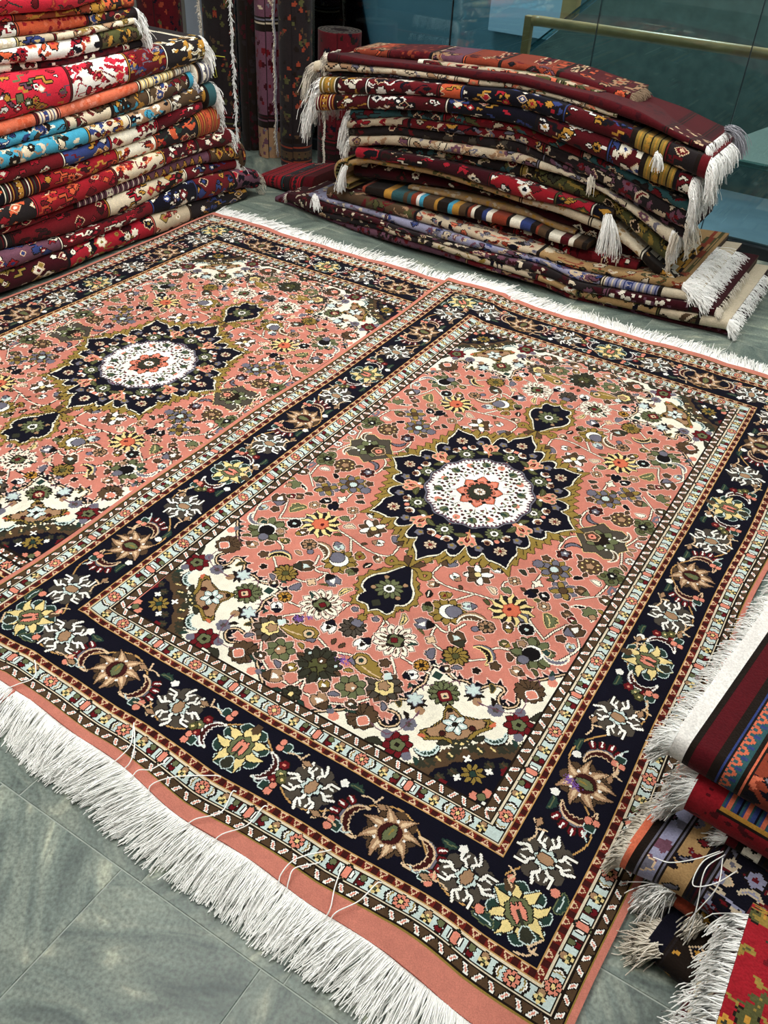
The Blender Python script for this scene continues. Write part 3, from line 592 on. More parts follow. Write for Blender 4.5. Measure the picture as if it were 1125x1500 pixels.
    for i in range(16):
        a = i*math.pi/8
        p = E_(a, .405); c.disc(*p, 4.1, 'green' if i % 2 else 'peach', 'K' if i % 2 else None); 
        if i % 2 == 0: c.disc(p[0]+1.6, p[1]-1.2, 2.4, 'green')
        else: leaf(c, *p, 7, 3.4, a, 'dgreen', None)
        for s, r in ((-.1,.355),(.1,.355),(0,.315),(.2,.39)): c.disc(*E_(a+s, r), 1.9 if r > .35 else 1.5, 'guardd' if r != .315 else ('navy' if i % 2 else 'maroon'), None)
        leaf(c, *E_(a+.1, .285), 6, 2.6, a+.4, 'green', None); c.line([E_(a, .24), E_(a, .33)], .6, 'moss')
        leaf(c, *E_(a+.18, .43), 5, 2.4, a+1.2, 'dgreen', None)
        for s, r, cc_ in ((.08, .44, 'moss'), (-.08, .455, 'guardd'), (.17, .33, 'green'), (.05, .385, 'dgreen'), (-.12, .30, 'navy'), (.14, .275, 'maroon')): leaf(c, *E_(a+s, r), 4.6, 2.2, a+s*9, cc_, None)
    star(c, CX, CY, 1, 8, .3, 'K')
    def ros(r, dep): 
        q = r*(1-dep*(1-np.abs(((T*8/(2*np.pi)+.5) % 1)-.5)*2)); return med(q)
    c.poly(ros(.225, .28), 'salmon', 'K'); c.poly(ros(.205, .28), 'peach')
    for i in range(8):
        star(c, *E_(i*math.pi/4+.0, .165), 2.9, 4, .3, 'K'); c.disc(*E_(i*math.pi/4+.39, .13), 2.2, 'salmon', 'K')
    c.poly(med(np.full(len(T), .115)+.012*np.cos(T*16)), 'dkgreen', 'K'); star(c, CX, CY, 6.6, 8, .12, 'white', 'K', rnd=1); petals(c, CX, CY, 2, 6, 8, 2.6, 'white', 'tan'); c.disc(CX, CY, 2, 'tan', 'K')
    return c

def carpet_cells(k):
    c = carpet_quarter(k)
    q = c.a
    a = np.vstack([np.hstack([q, q[:, ::-1]]), np.hstack([q, q[:, ::-1]])[::-1]])
    F = Canvas(UX0, UY0, UX1, UY1, k, 'navy'); F.w = a.shape[1]; F.h = a.shape[0]; F.a = a
    X, Y = np.meshgrid((np.arange(F.w)+.5)/k+UX0, (np.arange(F.h)+.5)/k+UY0)
    ex = np.abs(X-CX)-200.; ey = np.abs(Y-CY)-356.5
    eo = np.where(ey > 0, ey*.93, ey)
    o = np.maximum(ex, eo)
    ends = eo > ex
    s = np.where(ends, X-199., Y-290.5)
    # guard bands: along-coordinate stretched so the repeats fit
    rp = np.where(ends, 80., 87.)
    def paint(m, col): a[m] = PAL[col]
    K_ = 'K'
    for (ra, rb), (la, lb), (ba, bb), sg in (((0,-6),(-6,-18.5),(-18.5,-28),-1), ((49.5,56),(56,68.5),(68.5,76),1)):
        lo, hi = min(ra, rb), max(ra, rb)
        inr = (o >= lo) & (o < hi); w = (o-lo)/(hi-lo)
        paint(inr, 'guard')
        ph = (s/(rp/7.)) % 1
        paint(inr & (ph > .62), 'guardd')
        wi = w if sg > 0 else 1-w
        tri = inr & (np.abs(ph-.3) < .25*(1-np.clip((wi-.16)/.72, 0, 1)) + .02) & (wi > .16) & (wi < .88)
        paint(tri, 'tanl')
        paint(inr & (np.abs(ph-.3) < .14*(1-np.clip((wi-.3)/.38, 0, 1))) & (wi > .30) & (wi < .66), 'guard')
        paint(inr & ((w < .09) | (w > .91)), 'cord')
        lo, hi = min(la, lb), max(la, lb)
        il = (o >= lo) & (o < hi); paint(il, 'ice')
        paint(il & ((o-lo < 1.3) | (hi-o < 1.3)), 'ecru')
        paint(il & (((o-lo >= 1.3) & (o-lo < 2.1)) | ((hi-o >= 1.3) & (hi-o < 2.1))), K_)
        lo, hi = min(ba, bb), max(ba, bb)
        ib = (o >= lo) & (o < hi); paint(ib, 'K')
        wb = (o-lo)/(hi-lo); pb = (s/(rp/4.4)) % 1
        z1 = np.abs(((pb*2+ (wb-.5)*.55) % 1)-.5)
        up = (((pb*2+(wb-.5)*.55) // 1) % 2) == 0
        paint(ib & (wb > .14) & (wb < .86), 'brown')
        dd = np.abs(((pb + (wb-.5)*.28) % 1)-.25); d2 = np.abs(((pb - (wb-.5)*.28) % 1)-.75)
        bar = (np.minimum(dd, d2) < .125) & (wb > .1) & (wb < .9); paint(bar & ib, 'K')
        bar = (np.minimum(dd, d2) < .085) & (wb > .18) & (wb < .82); paint(bar & ib, 'white')
        bar = (np.minimum(dd, d2) < .035) & (wb > .3) & (wb < .7); paint(bar & ib, 'peach')
    paint((o >= 28) & False, 'K')
    paint(o >= 76, 'pink')
    paint((o >= 76) & (o < 76.9), 'olive')
    # motifs of the pale guards
    def guard(side, oc, hw):
        """oc = offset outward of the band centre, hw half width of the drawn motif"""
        for sg in (-1, 1):
            if side == 'end':
                y0 = CY+sg*(356.5+(oc/.93 if oc > 0 else oc)); a0 = 0; L = 200+oc; put = lambda t, d=0: (CX+t, y0+sg*d); base = 199-CX; per = 80.
            else:
                x0 = CX+sg*(200+oc); a0 = math.pi/2; L = 356.5+oc; put = lambda t, d=0: (x0+sg*d, CY+t); base = 290.5-CY; per = 87.
            n0 = int(math.floor((-L-base)/per))-1
            for n in range(n0, n0+14):
                t0 = base+n*per
                def ok(t): return abs(t) < L-3
                if ok(t0): rosette(F, *put(t0), hw*1.12, 8, 'peach', 'yellow', 'K', None)
                for s2 in (-1, 1):
                    t = t0+s2*10.5*per/87
                    if ok(t):
                        P = [(-hw*.85), hw*.85]
                        F.line([put(t-s2*.2, -hw*.8), put(t+s2*1.6, 0), put(t-s2*.2, hw*.8)], 2.2, 'K'); F.line([put(t-s2*1.2, -hw*.6), put(t+s2*.4, 0), put(t-s2*1.2, hw*.6)], 1.2, 'white')
                        F.line([put(t-s2*2.2, -hw*.7), put(t-s2*.8, 0), put(t-s2*2.2, hw*.7)], 1.0, 'olive')
                    t = t0+s2*20.5*per/87
                    if ok(t):
                        star(F, *put(t, hw*.15), hw*.95, 4, .3, 'K', None, None, .785)
                        F.disc(*put(t, -hw*.5), hw*.5, 'tan', 'K')
                        for d1, d2 in ((-2.4,.2),(2.4,.2),(0,2.6),(0,-1.6)): F.disc(*put(t+d1, d2+.6), 1.25, 'yellow')
                        F.disc(*put(t, .8), 1., 'green')
                    t = t0+s2*31.5*per/87
                    if ok(t):
                        F.disc(*put(t-s2*.6, 2.0), 2.2, 'maroon', 'K'); F.disc(*put(t-s2*.6, -2.0), 2.2, 'green', 'K'); F.line([put(t+s2*2.6, -hw*.8), put(t+s2*2.6, hw*.8)], 1.6, 'guardd')
                    if s2 > 0:
                        t = t0+43.5*per/87
                        if ok(t):
                            F.disc(*put(t, -hw*.62), 2.6, 'dgreen', 'K'); F.disc(*put(t, hw*.62), 2.6, 'green', 'K')
                            F.poly([put(t-2.3,-3.4), put(t-2.3,3.4), put(t,4.6), put(t+2.3,3.4), put(t+2.3,-3.4), put(t,-4.6)], 'peach', 'K')
                            for d in (-4.2, 4.2): F.line([put(t+d*.92,-2.), put(t+d*.92,2.)], 1.5, 'white', 'K')
    for side in ('end', 'side'):
        guard(side, -12.3, 4.6); guard(side, 62.2, 4.8)
    return a

PALLIN = lin(np.array(PALV))
M_wool = wool('wool_pile'); M_wool_old = wool('flat_woven_wool', .92, .7, 260., .08)
def cotton(name, rgb):
    return plain(name, rgb, .95, 0, .06, 220., .1)
M_fringe = cotton('white_cotton', (255, 255, 251)); M_fringe_ecru = cotton('ecru_cotton', (226, 218, 202)); M_fringe_grey = cotton('grey_wool_fringe', (150, 150, 158)); M_fringe_brown = cotton('brown_hair_fringe', (128, 106, 84))
M_tile = slate_tile(); M_grout = plain('tile_grout', (150, 158, 150), .8, 0, .1, 40.)
M_white = plain('white_wall_paint', (176, 174, 168), .7, 0, .03, 6.); M_ceil = plain('ceiling_paint', (240, 240, 236), .8)
M_pillar = plain('pale_blue_pillar_paint', (186, 200, 214), .5, 0, .04, 5.)
M_dark = plain('dark_window_frame', (34, 40, 44), .4, .3); M_glass = glass_mat('teal_glass', (226, 242, 240)); M_glass2 = glass_mat('stair_glass', (210, 232, 230), .5)
M_wood = plain('varnished_handrail_wood', (206, 164, 112), .3, 0, .18, 14.)
M_blue = plain('blue_floor_covering', (130, 148, 162), .3, 0, .12, 5.); M_stone = plain('grey_green_stone', (122, 134, 128), .5, 0, .2, 16., .2)
M_darkwall = plain('dark_teal_wall', (34, 50, 56), .6, 0, .15, 3.); M_bluewall = plain('blue_hall_wall', (96, 130, 148), .5, 0, .15, 2.)

# ------------------------------------------------------------------ the setting
TS = .3435
TX0, TY0 = .292, -.432
floor = boxes('floor', [(0, 0, -.0512, 14, 16, .1)], M_grout); floor['kind'] = 'structure'
def tile_mesh():
    h = TS/2-.0011; bm = bmesh.new(); b = .0012
    lo = [bm.verts.new((sx*h, sy*h, -.0095)) for sx, sy in ((-1,-1),(1,-1),(1,1),(-1,1))]
    mi = [bm.verts.new((sx*h, sy*h, -b)) for sx, sy in ((-1,-1),(1,-1),(1,1),(-1,1))]
    up = [bm.verts.new((sx*(h-b), sy*(h-b), 0)) for sx, sy in ((-1,-1),(1,-1),(1,1),(-1,1))]
    for k in range(4):
        j = (k+1) % 4; bm.faces.new((lo[k], lo[j], mi[j], mi[k])); bm.faces.new((mi[k], mi[j], up[j], up[k]))
    bm.faces.new(up)
    me = bpy.data.meshes.new('tile'); bm.to_mesh(me); bm.free(); me.materials.append(M_tile); return me
tm = tile_mesh()
ix0, ix1, iy0, iy1 = -9, 5, -2, 11
rt = random.Random(3)
for i in range(ix0, ix1+1):
    for j in range(iy0, iy1+1):
        o = link('tile', tm, floor); o.location = (TX0+(i+.5)*TS-(.05 if j < 0 else 0), TY0+(j+.5)*TS, -.0003*rt.random()); o.rotation_euler[2] = 0
def outer_tiles():
    V, L, Sx = [], [], []
    for i in range(-17, 17):
        for j in range(-17, 12):
            if ix0 <= i <= ix1 and iy0 <= j <= iy1: continue
            x, y = TX0+(i+.5)*TS, TY0+(j+.5)*TS; h = TS/2-.0012; n = len(V)
            V += [(x-h, y-h, 0), (x+h, y-h, 0), (x+h, y+h, 0), (x-h, y+h, 0)]; Sx.append(len(L)); L += [n, n+1, n+2, n+3]
    o = link('outer_tiles', raw_mesh('outer_tiles', np.array(V), L, Sx, M_tile, False), floor); o['kind'] = 'stuff'
outer_tiles()
GY = 3.69
def struct(name, L, m, parent=None, bevel=0):
    o = boxes(name, L, m, parent, bevel)
    if not parent: o['kind'] = 'structure'
    return o
struct('ceiling', [(0, 1.0, 3.06, 12, 13, .1)], M_ceil)
struct('wall_left', [(-4.2, -.5, 1.5, .1, 8.4, 3.02)], M_white)
struct('wall_front', [(.4, -4.6, 1.5, 9.2, .1, 3.02)], M_white)
struct('wall_right', [(4.9, -.5, 1.5, .1, 8.4, 3.02)], M_white)
struct('wall_back', [(-3.45, GY+.05, 1.5, 1.6, .12, 3.02)], M_white)
struct('trim_1', [(-2.665, 3.62, 1.5, .25, .12, 3.0)], M_pillar, None, .006)
# shop window: sheet panes with hairline joints, dark channel at the floor
win = empty('window_1', (1.5, GY, 0)); win['kind'] = 'structure'
xs = [-2.54, -1.02, -.215, .53, 1.35, 2.15, 3.0, 3.9, 4.85]
for a, b in zip(xs[:-1], xs[1:]):
    p = boxes('pane', [((a+b)/2-1.5, 0, 1.53, b-a-.004, .010, 2.94)], M_glass, win)
boxes('joint', [(x-1.5, 0, 1.53, .004, .013, 2.94) for x in xs[1:-1]], M_dark, win)
boxes('bottom_channel', [(1.155-1.5, 0, .03, 7.38, .07, .06)], M_dark, win, .004)
boxes('top_channel', [(1.155-1.5, 0, 2.98, 7.38, .07, .05)], M_dark, win, .004)
# beyond the glass: blue landing, stone kerb, dark stairwell, sloping stone parapet, timber handrail
struct('floor_hall', [(.6, 4.2, -.004, 8, .94, .012)], M_blue)
struct('trim_2', [(.6, 4.72, .075, 8, .10, .15)], M_stone, None, .006)
struct('trim_3', [(.6, 4.72, .155, 8, .104, .012)], M_glass2, None)
struct('wall_hall', [(.5, 8.0, 0.3, 14, .1, 6.5)], M_darkwall)
struct('floor_stairwell', [(.5, 6.3, -1.2, 14, 3.4, .1)], M_bluewall)
struct('wall_hall_left', [(-2.0, 5.7, .9, 2.2, .1, 4.2)], M_bluewall)
def slab(name, pts, y, th, m, cat=None):
    bm = bmesh.new(); f = [bm.verts.new((x, y, z)) for x, z in pts]; g = [bm.verts.new((x, y+th, z)) for x, z in pts]
    bm.faces.new(f); bm.faces.new(g[::-1]); n = len(pts)
    for k in range(n): bm.faces.new((f[k], g[k], g[(k+1) % n], f[(k+1) % n]))
    bmesh.ops.recalc_face_normals(bm, faces=list(bm.faces))
    me = bpy.data.meshes.new(name); bm.to_mesh(me); bm.free(); me.materials.append(m); return link(name, me)
st = slab('stair_parapet', [(-1.75, -.10), (-.50, 1.01), (1.0, 2.36), (2.6, 3.0), (2.6, 1.35), (.9, .56), (.05, .05), (-.15, -.10)], 4.95, .06, M_stone)
tag(st, 'sloping grey-green stone stair parapet rising behind the glass', 'parapet')
ed = slab('edge', [(-1.76, -.09), (-.51, 1.02), (.99, 2.37), (.98, 2.385), (-.525, 1.035), (-1.775, -.075)], 4.94, .08, M_glass2); ed.parent = st
hr = empty('handrail', (-.69, 3.95, 0)); tag(hr, 'varnished timber handrail with corner post behind the shop window', 'handrail')
tube_path('rail', [(.02, 0, .838), (.06, 0, .84), (1.3, 0, .852), (4.6, 0, .88)], .026, M_wood, hr, 16)
boxes('post', [(0, 0, .43, .042, .045, .86)], M_wood, hr, .006)
boxes('post', [(2.5, 0, .415, .042, .045, .83)], M_wood, hr, .006)
pl = empty('wood_post', (-.95, 5.2, 0)); tag(pl, 'tall timber door post far behind the left end of the handrail', 'post')
boxes('shaft', [(0, 0, 1.2, .10, .08, 2.4)], M_wood, pl, .004); boxes('base', [(0, 0, .05, .14, .12, .1)], M_wood, pl, .004)
wp = boxes('panel_board', [(-1.4, 5.6, .78, .62, .03, .62)], plain('pale_blue_panel', (170, 196, 222), .5)); tag(wp, 'pale blue board leaning on the wall beyond the glass', 'board')

# ------------------------------------------------------------------ the two coral carpets
U = .003
KF = 1.13
cells = carpet_cells(KF)
cells_front = cells.copy()          # the front carpet has a few spots where violet dye has run
rv = random.Random(8)
for vx, vy, vr in ((156, 101, 6), (214, 84, 6), (413, 82, 5), (419, 80, 4), (163, 108, 3)):
    for _ in range(int(vr*12)):
        i, j = int((vx+rv.gauss(0, vr*.45)-UX0)*KF), int((vy+rv.gauss(0, vr*.35)-UY0)*KF); cells_front[j, i] = PAL['violet']
def wave_near(x):      # the end edge wanders in and out (unit offsets read along the near end)
    return 5*np.sin(x*.017+.6)+2.5*np.sin(x*.051+1.)
def carpet(name, k, ox, oy, dz, lab, cells):
    nh, nw = int((UY1-UY0)*k), int((UX1-UX0)*k)
    yi = ((np.arange(nh)+.5)/nh*cells.shape[0]).astype(int); xi = ((np.arange(nw)+.5)/nw*cells.shape[1]).astype(int)
    c = cells[np.ix_(yi, xi)]
    gx = np.linspace(UX0, UX1, nw+1); gy = np.linspace(UY0, UY1, nh+1)
    X, Y = np.meshgrid(gx, gy)
    def warp(X, Y):
        e0 = np.clip((60-Y)/150, 0, 1)**2; e1 = np.clip((Y-650)/150, 0, 1)**2
        yy = Y + e0*(3.2*np.sin(X*.0205+.4)+1.6*np.sin(X*.055)) + e1*(2.6*np.sin(X*.019+2.)+1.4*np.sin(X*.047+1.))
        ed = np.interp(X, [-81, 0, 110, 219, 330, 380, 430, 482], [-90, -89, -89, -92, -98, -102, -102, -100])
        yy = np.where(Y < -80, -80+(Y+80)*(ed+80)/(UY0+80)+(yy-Y), yy)
        xx = X + np.clip((np.abs(X-200)-150)/130, 0, 1)**2*(2.0*np.sin(Y*.013+1.)+1.2*np.sin(Y*.031))
        rip = .0028*np.clip((30-Y)/110, 0, 1)*np.sin(X*.06+.5)+.0022*np.clip((Y-690)/110, 0, 1)*np.sin(X*.055)
        return xx, yy, rip+.0008*np.sin(X*.021)*np.sin(Y*.017)
    xx, yy, rip = warp(X, Y)
    z = .011 + np.abs(rip)*1.2 + dz(xx*U+ox, yy*U+oy)
    P = np.stack([xx*U, yy*U, z], -1)
    me = grid_mesh('pile', P, c, M_wool)
    root = empty(name, (ox, oy, 0)); tag(root, lab, 'carpet', 'coral medallion carpets')
    link('pile', me, root)
    # woven edge so that the carpet has thickness
    loop = np.vstack([P[0], P[1:, -1], P[-1, ::-1][1:], P[::-1, 0][1:-1]])
    low = loop.copy(); low[:, 2] = np.maximum(loop[:, 2]-.0105, .0006); n = len(loop)
    i = np.arange(n); j = (i+1) % n
    q = np.stack([i, i+n, j+n, j], -1)
    me = raw_mesh('bound_edge', np.vstack([loop, low]), q.ravel(), np.arange(n)*4, plain('coral_binding', (176, 88, 76), .9))
    link('bound_edge', me, root)
    return root, warp
rngf = np.random.default_rng(11)
def strands(name, base, dirs, length, parent, m, r=.0012, seg=6, droop=0., curl=.15, floor_z=None, jit=.3, sides=3, kind='stuff', lift=0., mess=.0):
    """a bundle of yarn ends: base (n,3), dirs (n,3) unit; droop 0..1 bends them down"""
    n = len(base); t = np.linspace(0, 1, seg+1)
    L = length*(1+rngf.uniform(-jit, jit*.4, n))
    dirs = dirs + rngf.normal(0, curl, (n, 3)); dirs /= np.linalg.norm(dirs, axis=1)[:, None]
    side = np.cross(dirs, (0, 0, 1.)); side /= np.linalg.norm(side, axis=1)[:, None]+1e-9
    P = np.zeros((n, seg+1, 3)); P[:, 0] = base
    cur = dirs.copy()
    for k in range(1, seg+1):
        cur = cur + np.array([0, 0, -1.])*droop*rngf.uniform(.6, 1.2, (n, 1)) + rngf.normal(0, mess, (n, 3)); cur /= np.linalg.norm(cur, axis=1)[:, None]
        P[:, k] = P[:, k-1]+cur*(L/seg)[:, None]
    if lift: P[:, :, 2] += lift*np.sin(np.pi*t)[None, :]*rngf.uniform(0, 1, n)[:, None]
    if floor_z is not None:
        fz = floor_z(P[:, :, 0], P[:, :, 1]) if callable(floor_z) else floor_z
        P[:, :, 2] = np.maximum(P[:, :, 2], fz+r*rngf.uniform(.8, 3., (n, 1)))
    T = np.gradient(P, axis=1); T /= np.linalg.norm(T, axis=2)[:, :, None]+1e-9
    ref = np.where(np.abs(T[:, :, 2:3]) < .8, np.array([0, 0, 1.]), np.array([1., 0, 0])); A = np.cross(T, ref); A /= np.linalg.norm(A, axis=2)[:, :, None]+1e-9; B = np.cross(T, A)
    a = np.arange(sides)*2*np.pi/sides; rr = r*(1-.25*t)
    V = P[:, :, None, :] + rr[None, :, None, None]*(A[:, :, None, :]*np.cos(a)[None, None, :, None]+B[:, :, None, :]*np.sin(a)[None, None, :, None])
    V = V.reshape(-1, 3)
    o = (np.arange(n)*(seg+1)*sides)[:, None, None]; k = (np.arange(seg)*sides)[None, :, None]; s = np.arange(sides)[None, None, :]; s2 = (s+1) % sides
    q = np.stack([o+k+s, o+k+s2, o+k+sides+s2, o+k+sides+s], -1).reshape(-1, 4)
    if parent is not None:
        w = np.array(parent.location); V = V-w
    me = raw_mesh(name, V, q.ravel(), np.arange(len(q))*4, m)
    ob = link(name, me, parent)
    if kind: ob['kind'] = kind
    return ob
FX, FY = 0., 0.
back_off = -1.368
def front_dz(x, y):   # the front carpet lies over the border of the other one
    return .0125*np.clip((.085-x)/.06, 0, 1)**1.5
def no_dz(x, y): return np.zeros_like(x)
front, warp_f = carpet('medallion_carpet', KF, FX, FY, front_dz, 'front coral medallion carpet with navy border, nearest and overlapping the other', cells_front)
rear, warp_r = carpet('medallion_carpet', .64, back_off, -.02, no_dz, 'rear coral medallion carpet partly hidden under the edge of the front one', cells)
def carpet_fringe(root, warp, ox, oy, dz, n, near_len, far_len):
    for yy, sgn, ln in ((UY0, -1, near_len), (UY1, 1, far_len)):
        x = np.sort(rngf.uniform(UX0, UX1, n)); a, b, rp = warp(x, np.full(n, yy))
        wx, wy = a*U+ox, b*U+oy
        base = np.stack([wx, wy, .006+rngf.uniform(0, .004, n)+dz(wx, wy)], -1)
        sl = .28*np.sin(x*.031)+.2*np.sin(x*.013+2)
        d = np.stack([sl, np.full(n, float(sgn)), np.full(n, .03)], -1); d /= np.linalg.norm(d, axis=1)[:, None]
        strands('fringe', base, d, ln, root, M_fringe, .0018, 5, .05, .06, 0., .2, 3, 'stuff', .006, .06)
        # knotted heading row
        nb = int(n*.42); x = np.linspace(UX0+1, UX1-1, nb); a, b, rp = warp(x, np.full(nb, yy)); wx, wy = a*U+ox, b*U+oy
        base = np.stack([wx, wy, .009+dz(wx, wy)], -1); d = np.tile([0, float(sgn), -.25], (nb, 1))
        strands('fringe_heading', base, d, .014, root, M_fringe, .0021, 2, 0., .02, 0., .1, 4, 'stuff')
carpet_fringe(front, warp_f, FX, FY, front_dz, 2100, .118, .10)
carpet_fringe(rear, warp_r, back_off, -.02, no_dz, 1000, .12, .10)
# loose warp ends lying back over the coral edge near the camera
def loose(pts):
    p = curve(pts, 6); tube_path('loose_strand', [(a-front.location[0], b-front.location[1], c) for a, b, c in p], .0013, M_fringe, front, 5)
for x0, x1, ln, bow in ((.05,.02,.10,.05),(.40,.37,.085,.02),(.43,.38,.08,.015),(.52,.60,.10,-.02),(.63,.66,.10,.03),(.70,.735,.105,.02),(.865,.90,.10,-.02),(.885,.90,.07,-.02),(.975,.945,.09,.0),(.985,1.02,.1,.01),(.46,.49,.05,.01)):
    a, b, rp = warp_f(np.array([x0/U]), np.array([UY0])); y0 = float(b[0])*U
    loose([(x0, y0-.01, .012), (x0+bow*.4, y0+.01, .022), ((x0+x1)/2+bow, y0+ln*.5, .024), (x1, y0+ln, .0175), (x1+(x1-x0)*.2, y0+ln+.008, .0165)])

# ------------------------------------------------------------------ yarn painter for the folded rugs
def paint_strip(nl, npf, spec, seed, top_rows=0):
    """spec 'f0-f1 ground kind c1,c2,...' along the fold; returns (npf, nl) palette cells"""
    c = Canvas(0, 0, nl, npf, 1, 'dred'); r = random.Random(seed)
    for seg in spec.split(';'):
        p = seg.split(); f0, f1 = (float(v) for v in p[0].split('-')); g = p[1]; kind = p[2] if len(p) > 2 else 'p'; cs = p[3].split(',') if len(p) > 3 else ['K']
        a, b = f0*nl, f1*nl; c.a[:, int(round(a)):int(round(b))] = PAL[g]
        sub = Canvas(0, 0, max(int(round(b))-int(round(a)), 1), npf, 1, g)
        w, h = sub.w, sub.h
        def rx(): return r.uniform(0, w)
        def ry(): return r.uniform(0, h)
        if kind == 'f':                                     # flowers, leaves, tendrils
            for _ in range(int(w*h/420)+1): vine(sub, [(rx(), ry()) for _ in range(1)]*1 + [(0, 0)] if False else [(x := rx(), y := ry()), (x+r.uniform(-9, 9), y+r.uniform(-6, 6)), (x+r.uniform(-16, 16), y+r.uniform(-10, 10))], r.choice(cs), 1.3, None)
            for _ in range(int(w*h/62)+2):
                x, y, k = rx(), ry(), r.random(); q = r.uniform(2.2, 5.4); col = r.choice(cs)
                if k < .35: star(sub, x, y, q, r.choice((5, 6, 8)), .32, col, r.choice(('K', 'K', None, 'tanl')), None, r.random()*3); sub.disc(x, y, q*.3, r.choice(cs))
                elif k < .75: leaf(sub, x, y, q*2, q*.9, r.random()*6.3, col, r.choice(('K', None)), None, None, r.uniform(-.5, .5), .3)
                else: crescent(sub, x, y, q, r.random()*6.3, q*.5, col, r.choice(cs), None, -1.5, 1.5, .3, None)
        elif kind == 'g':                                   # angular hooks, lozenges, stepped bars
            for _ in range(int(w*h/80)+2):
                x, y, k = rx(), ry(), r.random(); q = r.uniform(2.4, 6.2); col = r.choice(cs); s = r.choice((-1, 1))
                if k < .3: sub.poly(rot([(-q,0),(0,-q*.8),(q,0),(0,q*.8)], x, y, 0), col, r.choice(('K', 'K', 'tanl'))); sub.poly(rot([(-q*.45,0),(0,-q*.4),(q*.45,0),(0,q*.4)], x, y, 0), r.choice(cs))
                elif k < .62: sub.line([(x, y), (x+q*s, y), (x+q*s, y+q*.8), (x+q*2*s, y+q*.8)], 1.7, col, r.choice(('K', None)))
                elif k < .82: sub.poly([(x, y), (x+q*1.4, y+q*.3), (x+q*1.1, y+q), (x+q*.5, y+q*.5), (x-q*.2, y+q*1.1)], col, 'K')
                else: star(sub, x, y, q*.7, 8, .3, col, 'K'); sub.poly(rot([(-q*.4,0),(0,-q*.3),(q*.4,0),(0,q*.3)], x, y, .3), r.choice(cs))
        elif kind == 's':                                   # blocks of colour across the fold
            x = 0
            while x < w:
                d = r.uniform(3, 7); sub.a[:, int(x):int(x+d)] = PAL[r.choice(cs)]; x += d
        elif kind == 'b':                                   # narrow border lines with small repeats
            x = 0; i = 0
            while x < w: sub.a[:, int(x):int(x)+1] = PAL[cs[i % len(cs)]]; x += 3; i += 1
            for y in np.arange(2, h, 5): star(sub, w*.5, y, min(2.6, w*.3), 4, .3, cs[0], None)
        elif kind == 'z' and h > 2*w:                       # zigzag running across the fold, as a side border does
            n_ = max(int(h/4), 2)
            sub.line([(w*(.25 if i % 2 else .75), i*4) for i in range(n_+2)], max(w*.16, 1.2), cs[0], None)
            for i in range(n_): sub.disc(w*(.75 if i % 2 else .25), i*4, max(w*.13, .9), cs[-1] if i % 2 else cs[0])
        elif kind == 'z':
            n_ = max(int(w/5), 2)
            for off in (0, h*.5):
                sub.line([(i*5, off+(h*.1 if i % 2 else h*.42)) for i in range(n_)], 1.8, cs[0], 'K')
            for i in range(n_): sub.disc(i*5+2, h*(.3 if i % 2 else .75), 1.6, r.choice(cs))
        elif kind == 'd':                                   # dim all-over pattern of small dark figures
            for _ in range(int(w*h/24)+2):
                x, y, q = rx(), ry(), r.uniform(1.0, 2.2)
                if r.random() < .5: star(sub, x, y, q, 5, .35, r.choice(cs), None)
                else: leaf(sub, x, y, q*2.2, q, r.random()*6.3, r.choice(cs), None)
        elif kind == 'm':                                   # fine mottled all-over
            for _ in range(int(w*h/22)+1): sub.disc(rx(), ry(), r.uniform(.8, 2.2), r.choice(cs))
        x0 = int(round(a)); x1 = min(x0+w, nl)
        c.a[:, x0:x1] = sub.a[:, :x1-x0]
        if f0 > 0 and kind not in 's': 
            for d_, cc_ in ((0, 'K'), (1, cs[-1]), (2, 'K')):
                if 0 <= x0+d_ < nl: c.a[:, x0+d_] = PAL[cc_]
    return c.a

